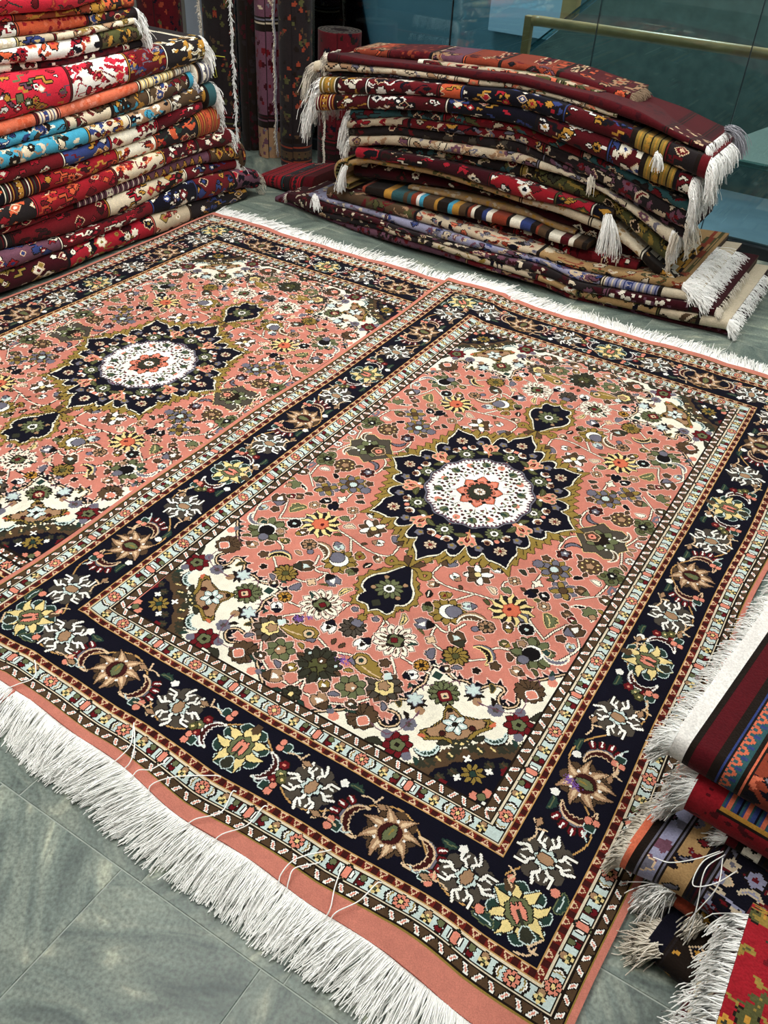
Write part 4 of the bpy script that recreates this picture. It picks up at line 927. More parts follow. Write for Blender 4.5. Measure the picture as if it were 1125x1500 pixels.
def fold_rug(name, axis, front, top, bot, depth, spec, seed, label, group, cell=.005, bulge=.8, s_min=None, yo=None, snap=None, cat='rug', back_drop=0., wob=.006, cap='guardd', toprows=.10, lo=.0015, rim=None, snapmax=False, baked_light=1.):
    """a rug folded over on itself: rounded fold towards the viewer, both flat layers running back.
    axis 'y': fold runs along y and faces +x (front = x of the fold); axis 'x': fold runs along x and faces -y (front = y)."""
    top = np.array(top, float); bot = np.array(bot, float)
    if axis == 'x': depthsign = 1.
    s0 = min(top[0, 0], bot[0, 0]) if s_min is None else s_min
    s1 = max(top[-1, 0], bot[-1, 0])
    nl = max(int((s1-s0)/cell), 8); s = np.linspace(s0, s1, nl+1)
    def itp(C, s):
        v = np.interp(s, C[:, 0], C[:, 1]); k = 9
        vp = np.pad(v, k, mode='edge'); return np.convolve(vp, np.ones(2*k+1)/(2*k+1), 'valid')
    zt = itp(top, s); zb = itp(bot, s)
    if snap is not None:
        ps, pz = snap; inside = (s >= ps[0]-.02) & (s <= ps[-1]+.02)
        q_ = np.interp(s, ps, pz)+.0016; zb = np.where(inside, np.maximum(zb, np.minimum(q_, zt-.6*(zt-zb))) if snapmax else q_, zb)
    zb = np.maximum(zb, lo); zt = np.maximum(zt, zb+.014)
    h = zt-zb; b = np.minimum(h*.5, .05)*bulge
    rr = np.random.default_rng(seed)
    w = wob*np.sin(s*rr.uniform(5, 9)+rr.uniform(0, 6))+wob*.5*np.sin(s*rr.uniform(14, 22)+rr.uniform(0, 6))
    tt = int(toprows/cell); na = max(int(np.pi*.6*h.mean()/cell), 6)
    rows = []                                    # (distance behind fold line, height fraction)
    dep = depth(s) if callable(depth) else np.full(nl+1, float(depth))
    far = np.linspace(1, 0, 7)[:-1]
    for u_ in far: rows.append((toprows+u_*np.maximum(dep-toprows, .005), 1.))
    for d in np.linspace(toprows, .0, tt+1)[:-1]: rows.append((d, 1.))
    for a in np.linspace(0, np.pi, na+1): rows.append((-np.sin(a), .5+.5*np.cos(a), 'e'))
    for d in (.02, .06, .14, dep*.5, dep): rows.append((d, 0.))
    P = np.zeros((len(rows), nl+1, 3))
    for i, rw in enumerate(rows):
        d = rw[0]*b if len(rw) == 3 else rw[0]+np.zeros(nl+1); z = zb+h*rw[1]
        z = np.maximum(z, lo)
        f = front+w+(yo(s) if yo else 0)
        if back_drop: z = z-back_drop*np.maximum(d, 0)*(rw[1] > .5)
        if axis == 'y': P[i] = np.stack([f-d, s, z], -1)
        else: P[i] = np.stack([s, f+d, z], -1)
    if axis == 'x': pass
    nr = len(rows)-1
    cellsr = np.zeros((nr, nl), np.uint8)
    nfine = tt+na
    c = paint_strip(nl, nfine+10, spec, seed)
    ft = len(far)
    cellsr[ft:ft+nfine] = c[5:5+nfine]
    for f0, r0, r1, cn in (rim or ()):
        cellsr[ft+int(r0*nfine):ft+int(r1*nfine), int(f0*nl):] = [PAL[q] for q in (cn.split(',')*nl)][:nl-int(f0*nl)]
    for i in range(ft): cellsr[i] = c[(i*3) % 5]
    cellsr[ft+nfine:] = c[-1]
    g0 = np.arange(nr+1)*(nl+1); caps = [(g0, cap), (g0[::-1]+nl, cap)]
    org = np.array([front if axis == 'y' else (s0+s1)/2, (s0+s1)/2 if axis == 'y' else front, float(zb.min())])
    if axis == 'y': P = P[:, ::-1]; cellsr = cellsr[:, ::-1]
    me = grid_mesh('folded_pile', P-org, cellsr, M_wool_old, caps, baked_light=baked_light)
    root = empty(name, tuple(org)); tag(root, label, cat, group); link('folded_pile', me, root)
    info = dict(root=root, s=s, zt=zt, zb=zb, b=b, front=front+w+(yo(s) if yo else 0), axis=axis, depth=depth)
    return info
def end_fringe(inf, which, length, n, m=None, droop=.35, depth=None, r=.0013, spread=.25, floor_z=0., name='fringe'):
    """yarn ends leaving the rug's end (which = 0 start, -1 end) all round the fold"""
    ax = inf['axis']; s = inf['s'][which]; zt, zb, b, f = inf['zt'][which], inf['zb'][which], inf['b'][which], inf['front'][which]
    dep = depth or .12; u = rngf.uniform(0, 1, n)
    h = zt-zb; base = np.zeros((n, 3)); d = np.zeros((n, 3)); sg = 1. if which == -1 else -1.
    top = u < .55
    back = rngf.uniform(0, dep, n); ang = rngf.uniform(0, np.pi, n)
    dd = np.where(top, back, -b*np.sin(ang)); z = np.where(top, zt-.002, zb+h*(.5+.5*np.cos(ang)))
    if ax == 'y':
        base[:, 0] = f-dd; base[:, 1] = s-.004*sg; d[:, 1] = sg; d[:, 0] = np.where(top, .0, spread)
    else:
        base[:, 0] = s-.004*sg; base[:, 1] = f+dd; d[:, 0] = sg; d[:, 1] = np.where(top, .0, -spread)
    n_ = int(n*.72); base[:, 2] = z; d /= np.linalg.norm(d, axis=1)[:, None]
    return strands(name, base[:n_], d[:n_], length, inf['root'], m or M_fringe, r*1.15, 4, droop*1.4, .16, floor_z, .35, 3, 'stuff', 0, .14)

# fold lines of the piled rugs: (position along the fold, height) of upper and lower edge, metres
LEFT = {
 'L1': ([(1.131, 0.106), (1.556, 0.096), (1.964, 0.109), (2.679, 0.063)], [(1.108, 0.019), (1.524, 0.011), (2.013, 0.006), (2.673, -0.016)]),
 'L2': ([(1.152, 0.187), (1.526, 0.148), (1.91, 0.163), (2.244, 0.199), (2.687, 0.162), (2.765, 0.131)], [(1.131, 0.106), (1.556, 0.096), (1.964, 0.109), (2.679, 0.06), (2.759, 0.037)]),
 'L3': ([(1.168, 0.247), (1.35, 0.241), (1.803, 0.246), (1.989, 0.261), (2.321, 0.257), (2.632, 0.217)], [(1.152, 0.187), (1.526, 0.148), (1.91, 0.163), (2.244, 0.199), (2.627, 0.163)]),
 'L4': ([(1.176, 0.275), (1.419, 0.263), (1.766, 0.288), (2.059, 0.305), (2.452, 0.31), (2.667, 0.294)], [(1.17, 0.252), (1.413, 0.239), (1.803, 0.249), (1.989, 0.261), (2.321, 0.257), (2.661, 0.219)]),
 'L5': ([(1.195, 0.348), (1.681, 0.361), (2.071, 0.379), (2.57, 0.379)], [(1.178, 0.284), (1.421, 0.272), (1.766, 0.288), (2.059, 0.305), (2.563, 0.308)]),
 'L6': ([(1.218, 0.433), (1.627, 0.429), (2.019, 0.444), (2.474, 0.509), (2.5, 0.502)], [(1.195, 0.348), (1.681, 0.361), (2.071, 0.379), (2.489, 0.394)]),
 'L7': ([(1.234, 0.494), (1.6, 0.489), (2.062, 0.519), (2.39, 0.54)], [(1.218, 0.433), (1.627, 0.429), (2.019, 0.444), (2.384, 0.49)]),
 'L8': ([(1.251, 0.558), (1.749, 0.557), (2.04, 0.574), (2.467, 0.613)], [(1.234, 0.494), (1.6, 0.489), (2.062, 0.519), (2.321, 0.535), (2.466, 0.516)]),
 'L9': ([(1.263, 0.605), (1.693, 0.616), (1.992, 0.642), (2.347, 0.673)], [(1.251, 0.558), (1.749, 0.557), (2.04, 0.574), (2.339, 0.604)]),
 'L10': ([(1.277, 0.655), (1.611, 0.658), (2.059, 0.69), (2.447, 0.708)], [(1.263, 0.605), (1.693, 0.616), (1.991, 0.637), (2.338, 0.669), (2.439, 0.635)]),
 'L11': ([(1.318, 0.81), (1.667, 0.794), (2.077, 0.803), (2.425, 0.812)], [(1.277, 0.655), (1.611, 0.658), (2.059, 0.69), (2.419, 0.717)]),
 'L12': ([(1.326, 0.842), (1.672, 0.816), (2.083, 0.836)], [(1.318, 0.81), (1.667, 0.796), (2.09, 0.79)]),
 'L13': ([(1.339, 0.89), (1.816, 0.89), (2.079, 0.901)], [(1.326, 0.842), (1.672, 0.816), (2.068, 0.833)]),
 'L14': ([(1.348, 0.925), (1.693, 0.913), (2.04, 0.923)], [(1.339, 0.89), (1.816, 0.89), (2.036, 0.899)]),
 'L15': ([(1.362, 0.975), (1.83, 0.96), (2.06, 0.96)], [(1.348, 0.925), (1.693, 0.913), (2.054, 0.923)]),
 'L16': ([(1.369, 1.001), (1.709, 0.987), (1.838, 1.0), (2.048, 1.012)], [(1.362, 0.975), (1.83, 0.96), (2.039, 0.962)]),
 'L17': ([(1.394, 1.095), (1.728, 1.076), (1.878, 1.073)], [(1.362, 0.976), (1.709, 0.986), (1.838, 1.0)]),
}
BACK = {
 'B1': ([(-1.141, 0.765), (-0.778, 0.807), (-0.422, 0.825), (-0.281, 0.832), (-0.015, 0.827), (0.128, 0.804), (0.244, 0.794)], [(-1.14, 0.73), (-0.787, 0.765), (-0.275, 0.796), (-0.061, 0.79), (0.158, 0.763), (0.254, 0.752)], 2.95),
 'B2': ([(-0.725, 0.793), (-0.228, 0.819), (-0.02, 0.816), (0.14, 0.798)], [(-0.723, 0.769), (-0.225, 0.803), (-0.014, 0.785), (0.143, 0.786)], 2.84),
 'B3': ([(-1.137, 0.778), (-0.883, 0.782), (-0.655, 0.799), (-0.173, 0.831), (0.031, 0.813), (0.184, 0.809), (0.345, 0.79), (0.49, 0.746), (0.65, 0.704)], [(-1.097, 0.741), (-0.641, 0.773), (-0.167, 0.795), (-0.016, 0.786), (0.193, 0.768), (0.445, 0.733), (0.577, 0.699), (0.656, 0.681)], 2.72),
 'B4': ([(-1.208, 0.731), (-1.084, 0.745), (-0.641, 0.773), (-0.167, 0.795), (-0.016, 0.786), (0.193, 0.768), (0.276, 0.753)], [(-1.195, 0.679), (-1.083, 0.711), (-0.638, 0.744), (-0.164, 0.774), (-0.013, 0.769), (0.196, 0.751), (0.278, 0.743)], 2.72),
 'B5': ([(-1.136, 0.695), (-0.886, 0.723), (-0.644, 0.742), (-0.414, 0.757)], [(-1.135, 0.669), (-0.848, 0.712), (-0.643, 0.727), (-0.413, 0.748)], 2.73),
 'B6': ([(-1.161, 0.672), (-0.83, 0.717), (-0.556, 0.741), (-0.155, 0.778), (0.039, 0.763), (0.287, 0.735), (0.469, 0.702), (0.668, 0.677)], [(-1.16, 0.602), (-0.621, 0.684), (-0.145, 0.715), (0.062, 0.695), (0.303, 0.666), (0.468, 0.631), (0.691, 0.593)], 2.7),
 'B7': ([(-1.184, 0.598), (-0.621, 0.684), (-0.145, 0.715), (0.062, 0.695), (0.303, 0.666), (0.468, 0.631), (0.641, 0.589)], [(-1.18, 0.52), (-0.987, 0.563), (-0.616, 0.624), (-0.383, 0.641), (-0.135, 0.65), (0.077, 0.619), (0.293, 0.577), (0.451, 0.544), (0.641, 0.52)], 2.7),
 'B8': ([(-1.001, 0.558), (-0.627, 0.619), (-0.393, 0.635), (-0.143, 0.645), (0.07, 0.613), (0.287, 0.571), (0.445, 0.538), (0.64, 0.487)], [(-0.999, 0.514), (-0.721, 0.571), (-0.138, 0.613), (0.077, 0.575), (0.348, 0.526), (0.651, 0.447)], 2.72),
 'B9': ([(-1.019, 0.508), (-0.721, 0.571), (-0.138, 0.613), (0.077, 0.575), (0.348, 0.526), (0.657, 0.441)], [(-1.017, 0.467), (-0.793, 0.523), (-0.132, 0.576), (0.086, 0.529), (0.341, 0.467), (0.656, 0.374)], 2.72),
 'B10': ([(-1.017, 0.465), (-0.799, 0.52), (-0.136, 0.574), (0.082, 0.526), (0.338, 0.463), (0.646, 0.38)], [(-1.016, 0.428), (-0.746, 0.484), (-0.129, 0.527), (0.032, 0.506), (0.252, 0.474), (0.432, 0.416), (0.659, 0.334)], 2.73),
 'B11': ([(-1.003, 0.433), (-0.74, 0.487), (-0.124, 0.53), (0.036, 0.509), (0.256, 0.477), (0.434, 0.419), (0.595, 0.363)], [(-1.001, 0.385), (-0.787, 0.437), (-0.588, 0.459), (-0.117, 0.487), (0.096, 0.479), (0.282, 0.451), (0.442, 0.389), (0.61, 0.305)], 2.72),
 'B12': ([(-0.843, 0.409), (-0.604, 0.45), (-0.13, 0.478), (0.085, 0.47), (0.273, 0.441), (0.434, 0.378), (0.588, 0.295)], [(-0.841, 0.377), (-0.6, 0.401), (-0.12, 0.417), (0.044, 0.391), (0.319, 0.375), (0.45, 0.312), (0.607, 0.218)], 2.75),
 'B13': ([(-0.955, 0.393), (-0.678, 0.417), (-0.362, 0.425), (-0.102, 0.421), (0.115, 0.402), (0.329, 0.383)], [(-0.953, 0.348), (-0.599, 0.377), (-0.355, 0.37), (-0.09, 0.35), (0.123, 0.361), (0.34, 0.335)], 2.71),
 'B14': ([(-1.019, 0.313), (-0.926, 0.351), (-0.605, 0.373), (-0.36, 0.367), (-0.095, 0.347), (0.119, 0.358), (0.331, 0.327), (0.446, 0.284), (0.569, 0.207), (0.67, 0.172)], [(-1.017, 0.247), (-0.925, 0.33), (-0.704, 0.345), (-0.479, 0.349), (-0.091, 0.324), (0.116, 0.318), (0.328, 0.291), (0.478, 0.236), (0.58, 0.163), (0.666, 0.129)], 2.72),
 'B15': ([(-0.964, 0.306), (-0.738, 0.322), (-0.509, 0.326), (-0.115, 0.301), (0.095, 0.295), (0.311, 0.267), (0.44, 0.218)], [(-1.002, 0.231), (-0.695, 0.268), (-0.383, 0.297), (-0.113, 0.288), (0.104, 0.246), (0.325, 0.204), (0.449, 0.183)], 2.78),
 'B16': ([(-0.678, 0.264), (-0.294, 0.283), (-0.03, 0.283), (-0.048, 0.27), (0.183, 0.25)], [(-0.676, 0.242), (-0.289, 0.252), (-0.024, 0.249), (-0.021, 0.246), (0.187, 0.232)], 2.75),
 'B17': ([(-0.909, 0.221), (-0.634, 0.248), (-0.264, 0.255), (-0.002, 0.253), (0.073, 0.235), (0.263, 0.229)], [(-0.907, 0.19), (-0.63, 0.196), (-0.258, 0.209), (0.004, 0.213), (0.079, 0.199), (0.269, 0.199)], 2.7),
 'B18': ([(-1.016, 0.171), (-0.652, 0.18), (-0.276, 0.193), (-0.011, 0.197), (0.064, 0.183), (0.256, 0.183), (0.481, 0.194)], [(-1.014, 0.125), (-0.65, 0.154), (-0.271, 0.156), (-0.003, 0.151), (0.22, 0.087), (0.498, 0.124)], 2.74),
 'B19': ([(-1.139, 0.157), (-0.861, 0.181), (-0.621, 0.185), (-0.224, 0.173), (0.107, 0.163), (0.247, 0.141), (0.553, 0.166), (0.707, 0.175)], [(-1.138, 0.12), (-0.858, 0.122), (-0.419, 0.139), (0.113, 0.131), (0.253, 0.11), (0.562, 0.126), (0.716, 0.144)], 2.73),
 'B20': ([(-1.263, 0.098), (-0.844, 0.129), (-0.408, 0.145), (0.12, 0.137), (0.26, 0.118), (0.567, 0.134), (0.779, 0.145)], [(-1.263, 0.076), (-0.842, 0.09), (-0.403, 0.097), (0.126, 0.107), (0.268, 0.076), (0.578, 0.088), (0.787, 0.113)], 2.71),
 'B21': ([(-1.413, 0.063), (-1.246, 0.083), (-0.828, 0.099), (-0.392, 0.105), (0.133, 0.115), (0.274, 0.085), (0.582, 0.096), (0.869, 0.112)], [(-1.414, 0.037), (-1.246, 0.039), (-0.827, 0.078), (-0.39, 0.086), (0.14, 0.077), (0.281, 0.052), (0.592, 0.056), (0.878, 0.081)], 2.69),
 'B22': ([(-1.175, 0.038), (-0.827, 0.078), (-0.39, 0.086), (0.14, 0.077), (0.281, 0.052), (0.592, 0.056), (0.926, 0.075)], [(-1.175, 0.015), (-0.749, 0.058), (-0.388, 0.063), (-0.125, 0.055), (0.144, 0.053), (0.286, 0.022), (0.599, 0.023), (0.941, 0.023)], 2.69),
 'B23': ([(-1.499, 0.027), (-1.183, 0.01), (-0.755, 0.054), (-0.393, 0.059), (-0.13, 0.051), (0.14, 0.049), (0.283, 0.018), (0.597, 0.019), (0.971, 0.028)], [(-1.484, -0.022), (-1.078, -0.011), (-0.677, 0.017), (-0.254, 0.029), (0.144, 0.026), (0.288, -0.006), (0.707, -0.019), (0.973, -0.011)], 2.7),
}

def yoff(x): return -.10*np.clip(1-((x+.25)/1.2)**2, 0, 1)+.07*np.clip((-.2-x)/1.2, 0, 1)
# ------------------------------------------------------------------ left pile: folds facing the room, far ends fringed
LF = -1.655
LEFT_SPEC = {
 'L1': ('0-.34 wine g olive,maroon,cream;.34-.62 crimson f olive,wine,cream,navy;.62-.76 beige g cream,olive,maroon,pinkd;.76-1 char g blue,gold,cream,brown', 'crimson folded rug lowest in the left pile, lying on the tiles'),
 'L2': ('0-.14 dred z mauve,crimson;.14-.32 mauve g navy,blue,red,cream;.32-.6 maroon g wine,crimson,cream;.6-.75 navy g cream,white,maroon,blue;.75-.9 maroon g navy,gold,blue;.9-1 mauve g crimson,navy', 'dark red rug with navy band, second from the floor in the left pile'),
 'L3': ('0-.22 char b cream,K,maroon;.22-.5 maroon g crimson,wine;.5-.78 ecru g maroon,K,crimson,gold;.78-1 maroon g navy,blue,cream', 'black banded rug with cream middle section, third from the floor in the left pile'),
 'L4': ('0-.4 maroon g crimson,wine;.4-.62 mauve b cream,K;.62-.86 mauve z gold,K,mauve;.86-1 brown g gold,maroon', 'thin rug with a mauve and gold lozenge edge wedged low in the left pile'),
 'L5': ('0-.15 navy g gold,crimson,sky;.15-.3 char g red,cream,orange;.3-.55 red g orange,maroon,crimson;.55-.72 ecru f red,orange,olive,maroon;.72-.86 wine f red,cream,gold;.86-1 dred g cream,red,dkgreen', 'red rug with a cream scroll band and a white outlined lozenge at its end'),
 'L6': ('0-.24 navy g gold,orange,teal,maroon;.24-.34 wine b gold,dgreen,cream;.34-.6 red g gold,wine,orange;.6-.74 cream f maroon,orange,green,gold;.74-.9 char f red,dgreen,orange;.9-1 rust b orange,gold', 'navy and orange rug with gold hooks and a rounded rust end, mid left pile'),
 'L7': ('0-.12 slate g cream,navy,olive;.12-.45 maroon g crimson,gold,cream;.45-.62 blue g gold,maroon,cream;.62-.8 cream g maroon,crimson;.8-1 dred g navy,cream,crimson', 'maroon rug with a blue section directly below the turquoise pair'),
 'L8': ('0-.08 beige f K,olive;.08-.52 sky f tan,K,ecru,teal;.52-.66 ecru f blue,maroon,gold;.66-.82 tan f sky,brown,navy,cream;.82-.96 brown f gold,slate,cream;.96-1 teal p', 'lower of two turquoise floral rugs, with a brown rosette end'),
 'L9': ('0-.18 cream f K,navy,maroon;.18-.5 sky f brown,K,cream,blue;.5-.66 ecru f maroon,brown;.66-.8 brown f sky,gold,K;.8-.97 brown f blue,maroon,ecru;.97-1 sky p', 'upper of two turquoise floral rugs, ending short of the lower one'),
 'L10': ('0-.1 yellow p;.1-.38 salmon m orange,peach;.38-.45 ecru b blue,maroon;.45-.72 salmon m orange,peach;.72-.86 yellow b blue,maroon,cream;.86-.95 cream b slate,tan;.95-1 slate b cream,K', 'salmon orange rug with yellow and cream stripes, thin, in the left pile'),
 'L11': ('0-.1 hot g mauve,white,navy;.1-.5 hot g gold,mauve,white,crimson,green;.5-.7 white f crimson,hot,maroon;.7-.84 maroon f slate,blue,red,gold;.84-1 char f gold,olive,cream', 'thick bright red rug with a white flowered band, broadest of the left pile'),
 'L12': ('0-.35 maroon g dkgreen,gold;.35-.55 cream g K,maroon;.55-.9 dred m cream,navy,wine;.9-1 char g red,cream', 'thin dark red rug just above the thick bright red one'),
 'L13': ('0-.38 maroon g gold,navy,olive,cream;.38-.8 white f red,crimson,orange,navy;.8-1 moss f gold,brown,K', 'white and red floral rug with an olive end, upper left pile'),
 'L14': ('0-.5 ecru m cream,white;.5-.64 beige g blue,yellow;.64-1 ecru f tan,olive,maroon', 'cream rug with a pale blue patch, upper left pile'),
 'L15': ('0-.4 crimson g navy,mauve,white;.4-.5 white g maroon,red;.5-.78 orange m red,salmon;.78-1 char f gold,blue,maroon', 'scarlet and navy rug with a plain orange section near its end'),
 'L16': ('0-.5 hot f orange,maroon;.5-1 rust f char,gold,orange', 'thin rust rug second from the top of the left pile'),
 'L17': ('0-1 hot f dgreen,crimson,orange,maroon', 'bright red rug with green flowers on top of the left pile'),
}
snap = None; ends = {}
for i in range(1, 18):
    k = 'L%d' % i; t, b = LEFT[k]; sp, lab = LEFT_SPEC[k]
    front = LF + (i % 3-1)*.008 - (.0 if i < 11 else .02)
    inf = fold_rug('folded_rug', 'y', front, t, b, .95, sp, 100+i, lab, 'folded rugs in the left pile', baked_light=1.12, s_min=.8, snap=snap, cell=.0052, toprows=.045 if i < 17 else .2, cap='maroon' if i % 2 else 'brown')  # yarns brightened to paint in the stronger light on this pile
    if snap is None: snap = (inf['s'], inf['zt'])
    else:   # running top of the pile
        S = np.linspace(.8, 2.85, 500); base = np.interp(S, snap[0], snap[1]); cur = np.interp(S, inf['s'], inf['zt']); ok = (S <= inf['s'][-1]+.01)
        snap = (S, np.where(ok, np.maximum(cur, base), base))
    ends[k] = inf
for k, ln, n, dr in (('L2', .07, 160, .5), ('L3', .085, 400, .55), ('L5', .06, 120, .5), ('L6', .05, 140, .45), ('L8', .075, 420, .6), ('L9', .05, 120, .5), ('L11', .085, 700, .6), ('L12', .05, 120, .6), ('L13', .07, 420, .6), ('L14', .06, 160, .6), ('L15', .07, 400, .6)):
    end_fringe(ends[k], -1, ln, n, M_fringe if k not in ('L2',) else M_fringe_ecru, dr, .3)

# ------------------------------------------------------------------ back pile in front of the shop window
BACK_SPEC = {
 'B23': ('0-.5 mauve m wine,maroon,K;.5-.8 maroon f mauve,wine,tan;.8-1 wine m mauve,K', 'dusky mauve rug lying on the tiles, lowest of the back pile'),
 'B22': ('0-.3 char f tan,beige,maroon;.3-.6 beige f moss,navy,olive,char;.6-.86 camel f moss,navy,cream,maroon;.86-.94 beige f brown,moss;.94-1 ecru p', 'beige floral rug with a brown tufted end, second from the floor of the back pile'),
 'B21': ('0-.3 wine m maroon,ecru,K;.3-.8 char f wine,maroon,ecru,mauve;.8-.95 wine m cream,mauve;.95-1 wine p', 'dark wine rug under the lavender one in the back pile'),
 'B20': ('0-.25 lilac m mauve,slate,ecru;.25-.8 lilac f blue,slate,beige,mauve;.8-.92 lilac b blue,ecru;.92-1 ecru p', 'lavender rug with blue tendrils and a white fringed end'),
 'B19': ('0-.3 brown f tan,moss,maroon;.3-.65 beige f salmon,slate,rust,navy;.65-1 camel f moss,rust,ecru,K', 'beige and rust floral rug topping the flat rugs at the foot of the back pile'),
 'B18': ('0-.3 dred g wine,cream,K;.3-.6 wine f red,cream,salmon,K;.6-1 maroon f cream,wine,red', 'blackish red rug right below the striped rug edge'),
 'B17': ('0-.28 cream s cream,K,rust,brown,gold,teal,white;.28-.5 rust s K,brown,sky,gold,cream;.5-.8 brown s rust,blue,cream,K;.8-1 moss s K,cream,brown,dred', 'rug with an edge of cream, black, gold and blue blocks'),
 'B16': ('0-1 camel m tan,gold,beige', 'rolled jute mat edge low in the back pile'),
 'B15': ('0-1 wine g dred,K,maroon,cream', 'very dark red rug beneath the curled jute mat'),
 'B14': ('0-.55 camel m tan,gold,moss;.55-.75 beige m camel,tan;.75-.9 ecru m camel,beige;.9-1 K g gold,cream', 'jute backed mat curling over at its left end and hanging down at its right end'),
 'B13': ('0-.1 crimson g navy,K;.1-.55 wine g crimson,K,cream,navy;.55-.8 red g white,navy,cream,maroon;.8-.93 crimson g navy,gold,moss;.93-1 navy g gold,cream', 'bright red rug with white hooked motifs and a long white tassel'),
 'B12': ('0-.5 char f moss,teal,maroon,beige;.5-1 moss f dkgreen,K,olive', 'dark green rug drooping behind the bright red one'),
 'B11': ('0-.2 beige f mauve,tan;.2-.6 beige f mauve,slate,tan,ecru;.6-1 ecru f mauve,beige,slate', 'pale beige and mauve rug halfway up the back pile'),
 'B10': ('0-.6 char f K,maroon,grey;.6-1 char f mauve,K,slate', 'nearly black rug above the pale beige one in the back pile'),
 'B9': ('0-.2 beige f maroon,navy,red;.2-.6 maroon f beige,slate,gold,navy;.6-1 char f beige,mauve,maroon', 'narrow rug with beige rosettes on red in the middle of the back pile'),
 'B8': ('0-.3 teal f maroon,char;.3-.7 maroon f moss,beige,teal,red;.7-1 teal f char,beige,maroon', 'narrow teal and maroon rug under the two thick dark red rugs'),
 'B7': ('0-.06 maroon b gold,cream;.06-.16 dred f cream,gold,K;.16-.38 dred g maroon,navy,white;.38-.62 navy g gold,crimson,blue,cream;.62-.8 dred g white,gold,navy;.8-.88 dred f cream,blue;.88-.96 olive b gold,K;.96-1 maroon g cream,navy', 'lower of two thick dark red rugs with navy gold medallions'),
 'B6': ('0-.05 olive b gold,cream;.05-.14 dred f cream,gold,K;.14-.34 maroon f wine,navy,white;.34-.4 orange g gold,maroon;.4-.66 navy g gold,crimson,cream,blue;.66-.82 dred g white,gold,navy,blue;.82-.9 olive b gold,K;.9-.97 char g tanl,maroon;.97-1 maroon p', 'upper of two thick dark red rugs with navy gold medallions'),
 'B5': ('0-1 char m navy,maroon,slate', 'short black rug edge under the cream floral rug'),
 'B4': ('0-.5 ecru f slate,tan,beige;.5-1 beige f moss,tan,salmon,ecru', 'cream floral rug under the plain wine red one'),
 'B3': ('0-.03 wine p;.03-.9 dred m wine,dred;.9-.96 dred m tanl,wine,dred;.96-1 wine m tanl,wine,dred', 'plain wine red rug draped over the top of the back pile'),
 'B2': ('0-.03 cream p;.03-.5 beige f moss,salmon,maroon;.5-.8 moss f beige,salmon;.8-1 rust f beige,moss', 'slim pale green and rose rug on the plain wine red one'),
 'B1': ('0-.14 rust f tan,orange,char;.14-.3 dred m rust,maroon;.3-.42 mauve f rust,tan,navy;.42-.55 rust g navy,maroon,tan,orange;.55-.75 rust g navy,mauve,orange,maroon,char;.75-1 dred g tan,rust,orange,K', 'rust and orange rolled rug lying along the top of the back pile'),
}
snap = None; info = {}
order = ['B23', 'B22', 'B21', 'B20', 'B19', 'B18', 'B17', 'B16', 'B15', 'B14', 'B13', 'B12', 'B11', 'B10', 'B9', 'B8', 'B7', 'B6', 'B5', 'B4', 'B3', 'B2', 'B1']
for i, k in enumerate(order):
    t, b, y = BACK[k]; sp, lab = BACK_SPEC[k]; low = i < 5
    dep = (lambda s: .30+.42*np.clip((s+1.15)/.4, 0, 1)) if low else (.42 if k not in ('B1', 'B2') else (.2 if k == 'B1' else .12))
    inf = fold_rug('folded_rug' if k not in ('B14', 'B16') else 'jute_mat', 'x', y, t, b, dep, sp, 200+i, lab, 'folded rugs in the back pile', snap=None if k in ('B1', 'B2') else snap, snapmax=not low, baked_light=.78, yo=yoff if low else None,  # yarns darkened to paint in the dim light on these folds
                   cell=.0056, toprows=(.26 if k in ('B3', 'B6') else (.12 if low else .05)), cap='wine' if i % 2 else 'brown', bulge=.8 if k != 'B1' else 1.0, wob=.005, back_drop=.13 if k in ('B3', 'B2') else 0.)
    if True:
        if snap is None: snap = (inf['s'], inf['zt'])
        else:
            S = np.linspace(-1.6, 1.1, 500); base = np.interp(S, snap[0], snap[1]); cur = np.interp(S, inf['s'], inf['zt']); ok = (S <= inf['s'][-1]+.01) & (S >= inf['s'][0]-.01)
            snap = (S, np.where(ok, np.maximum(cur, base), base))
    info[k] = inf
for k, w, ln, n, m, dr, dp in (('B22', -1, .06, 500, M_fringe, .15, .6), ('B21', -1, .035, 200, M_fringe_ecru, .2, .5), ('B20', -1, .075, 600, M_fringe, .12, .6), ('B19', -1, .11, 500, M_fringe, .12, .5),
        ('B6', -1, .10, 420, M_fringe, .6, .3), ('B7', -1, .11, 420, M_fringe, .6, .3), ('B8', -1, .09, 300, M_fringe, .6, .3), ('B9', -1, .05, 90, M_fringe_ecru, .5, .05), ('B10', -1, .09, 120, M_fringe_ecru, .6, .1), ('B11', -1, .09, 330, M_fringe, .65, .25),
        ('B12', -1, .07, 160, M_fringe_ecru, .6, .2), ('B3', -1, .05, 260, M_fringe, .5, .4),
        ('B1', -1, .05, 420, M_fringe_brown, .25, .14), ('B7', 0, .16, 420, M_fringe, .75, .3), ('B6', 0, .15, 300, M_fringe, .75, .3), ('B4', 0, .14, 240, M_fringe_ecru, .7, .3), ('B3', 0, .06, 160, M_fringe_ecru, .5, .1), ('B8', 0, .10, 120, M_fringe, .75, .1),
        ('B9', 0, .12, 130, M_fringe, .8, .1), ('B10', 0, .10, 120, M_fringe, .8, .1), ('B11', 0, .08, 120, M_fringe, .8, .08), ('B21', 0, .02, 120, M_fringe_ecru, .3, .2)):
    end_fringe(info[k], w, ln, n, m, dr, dp)
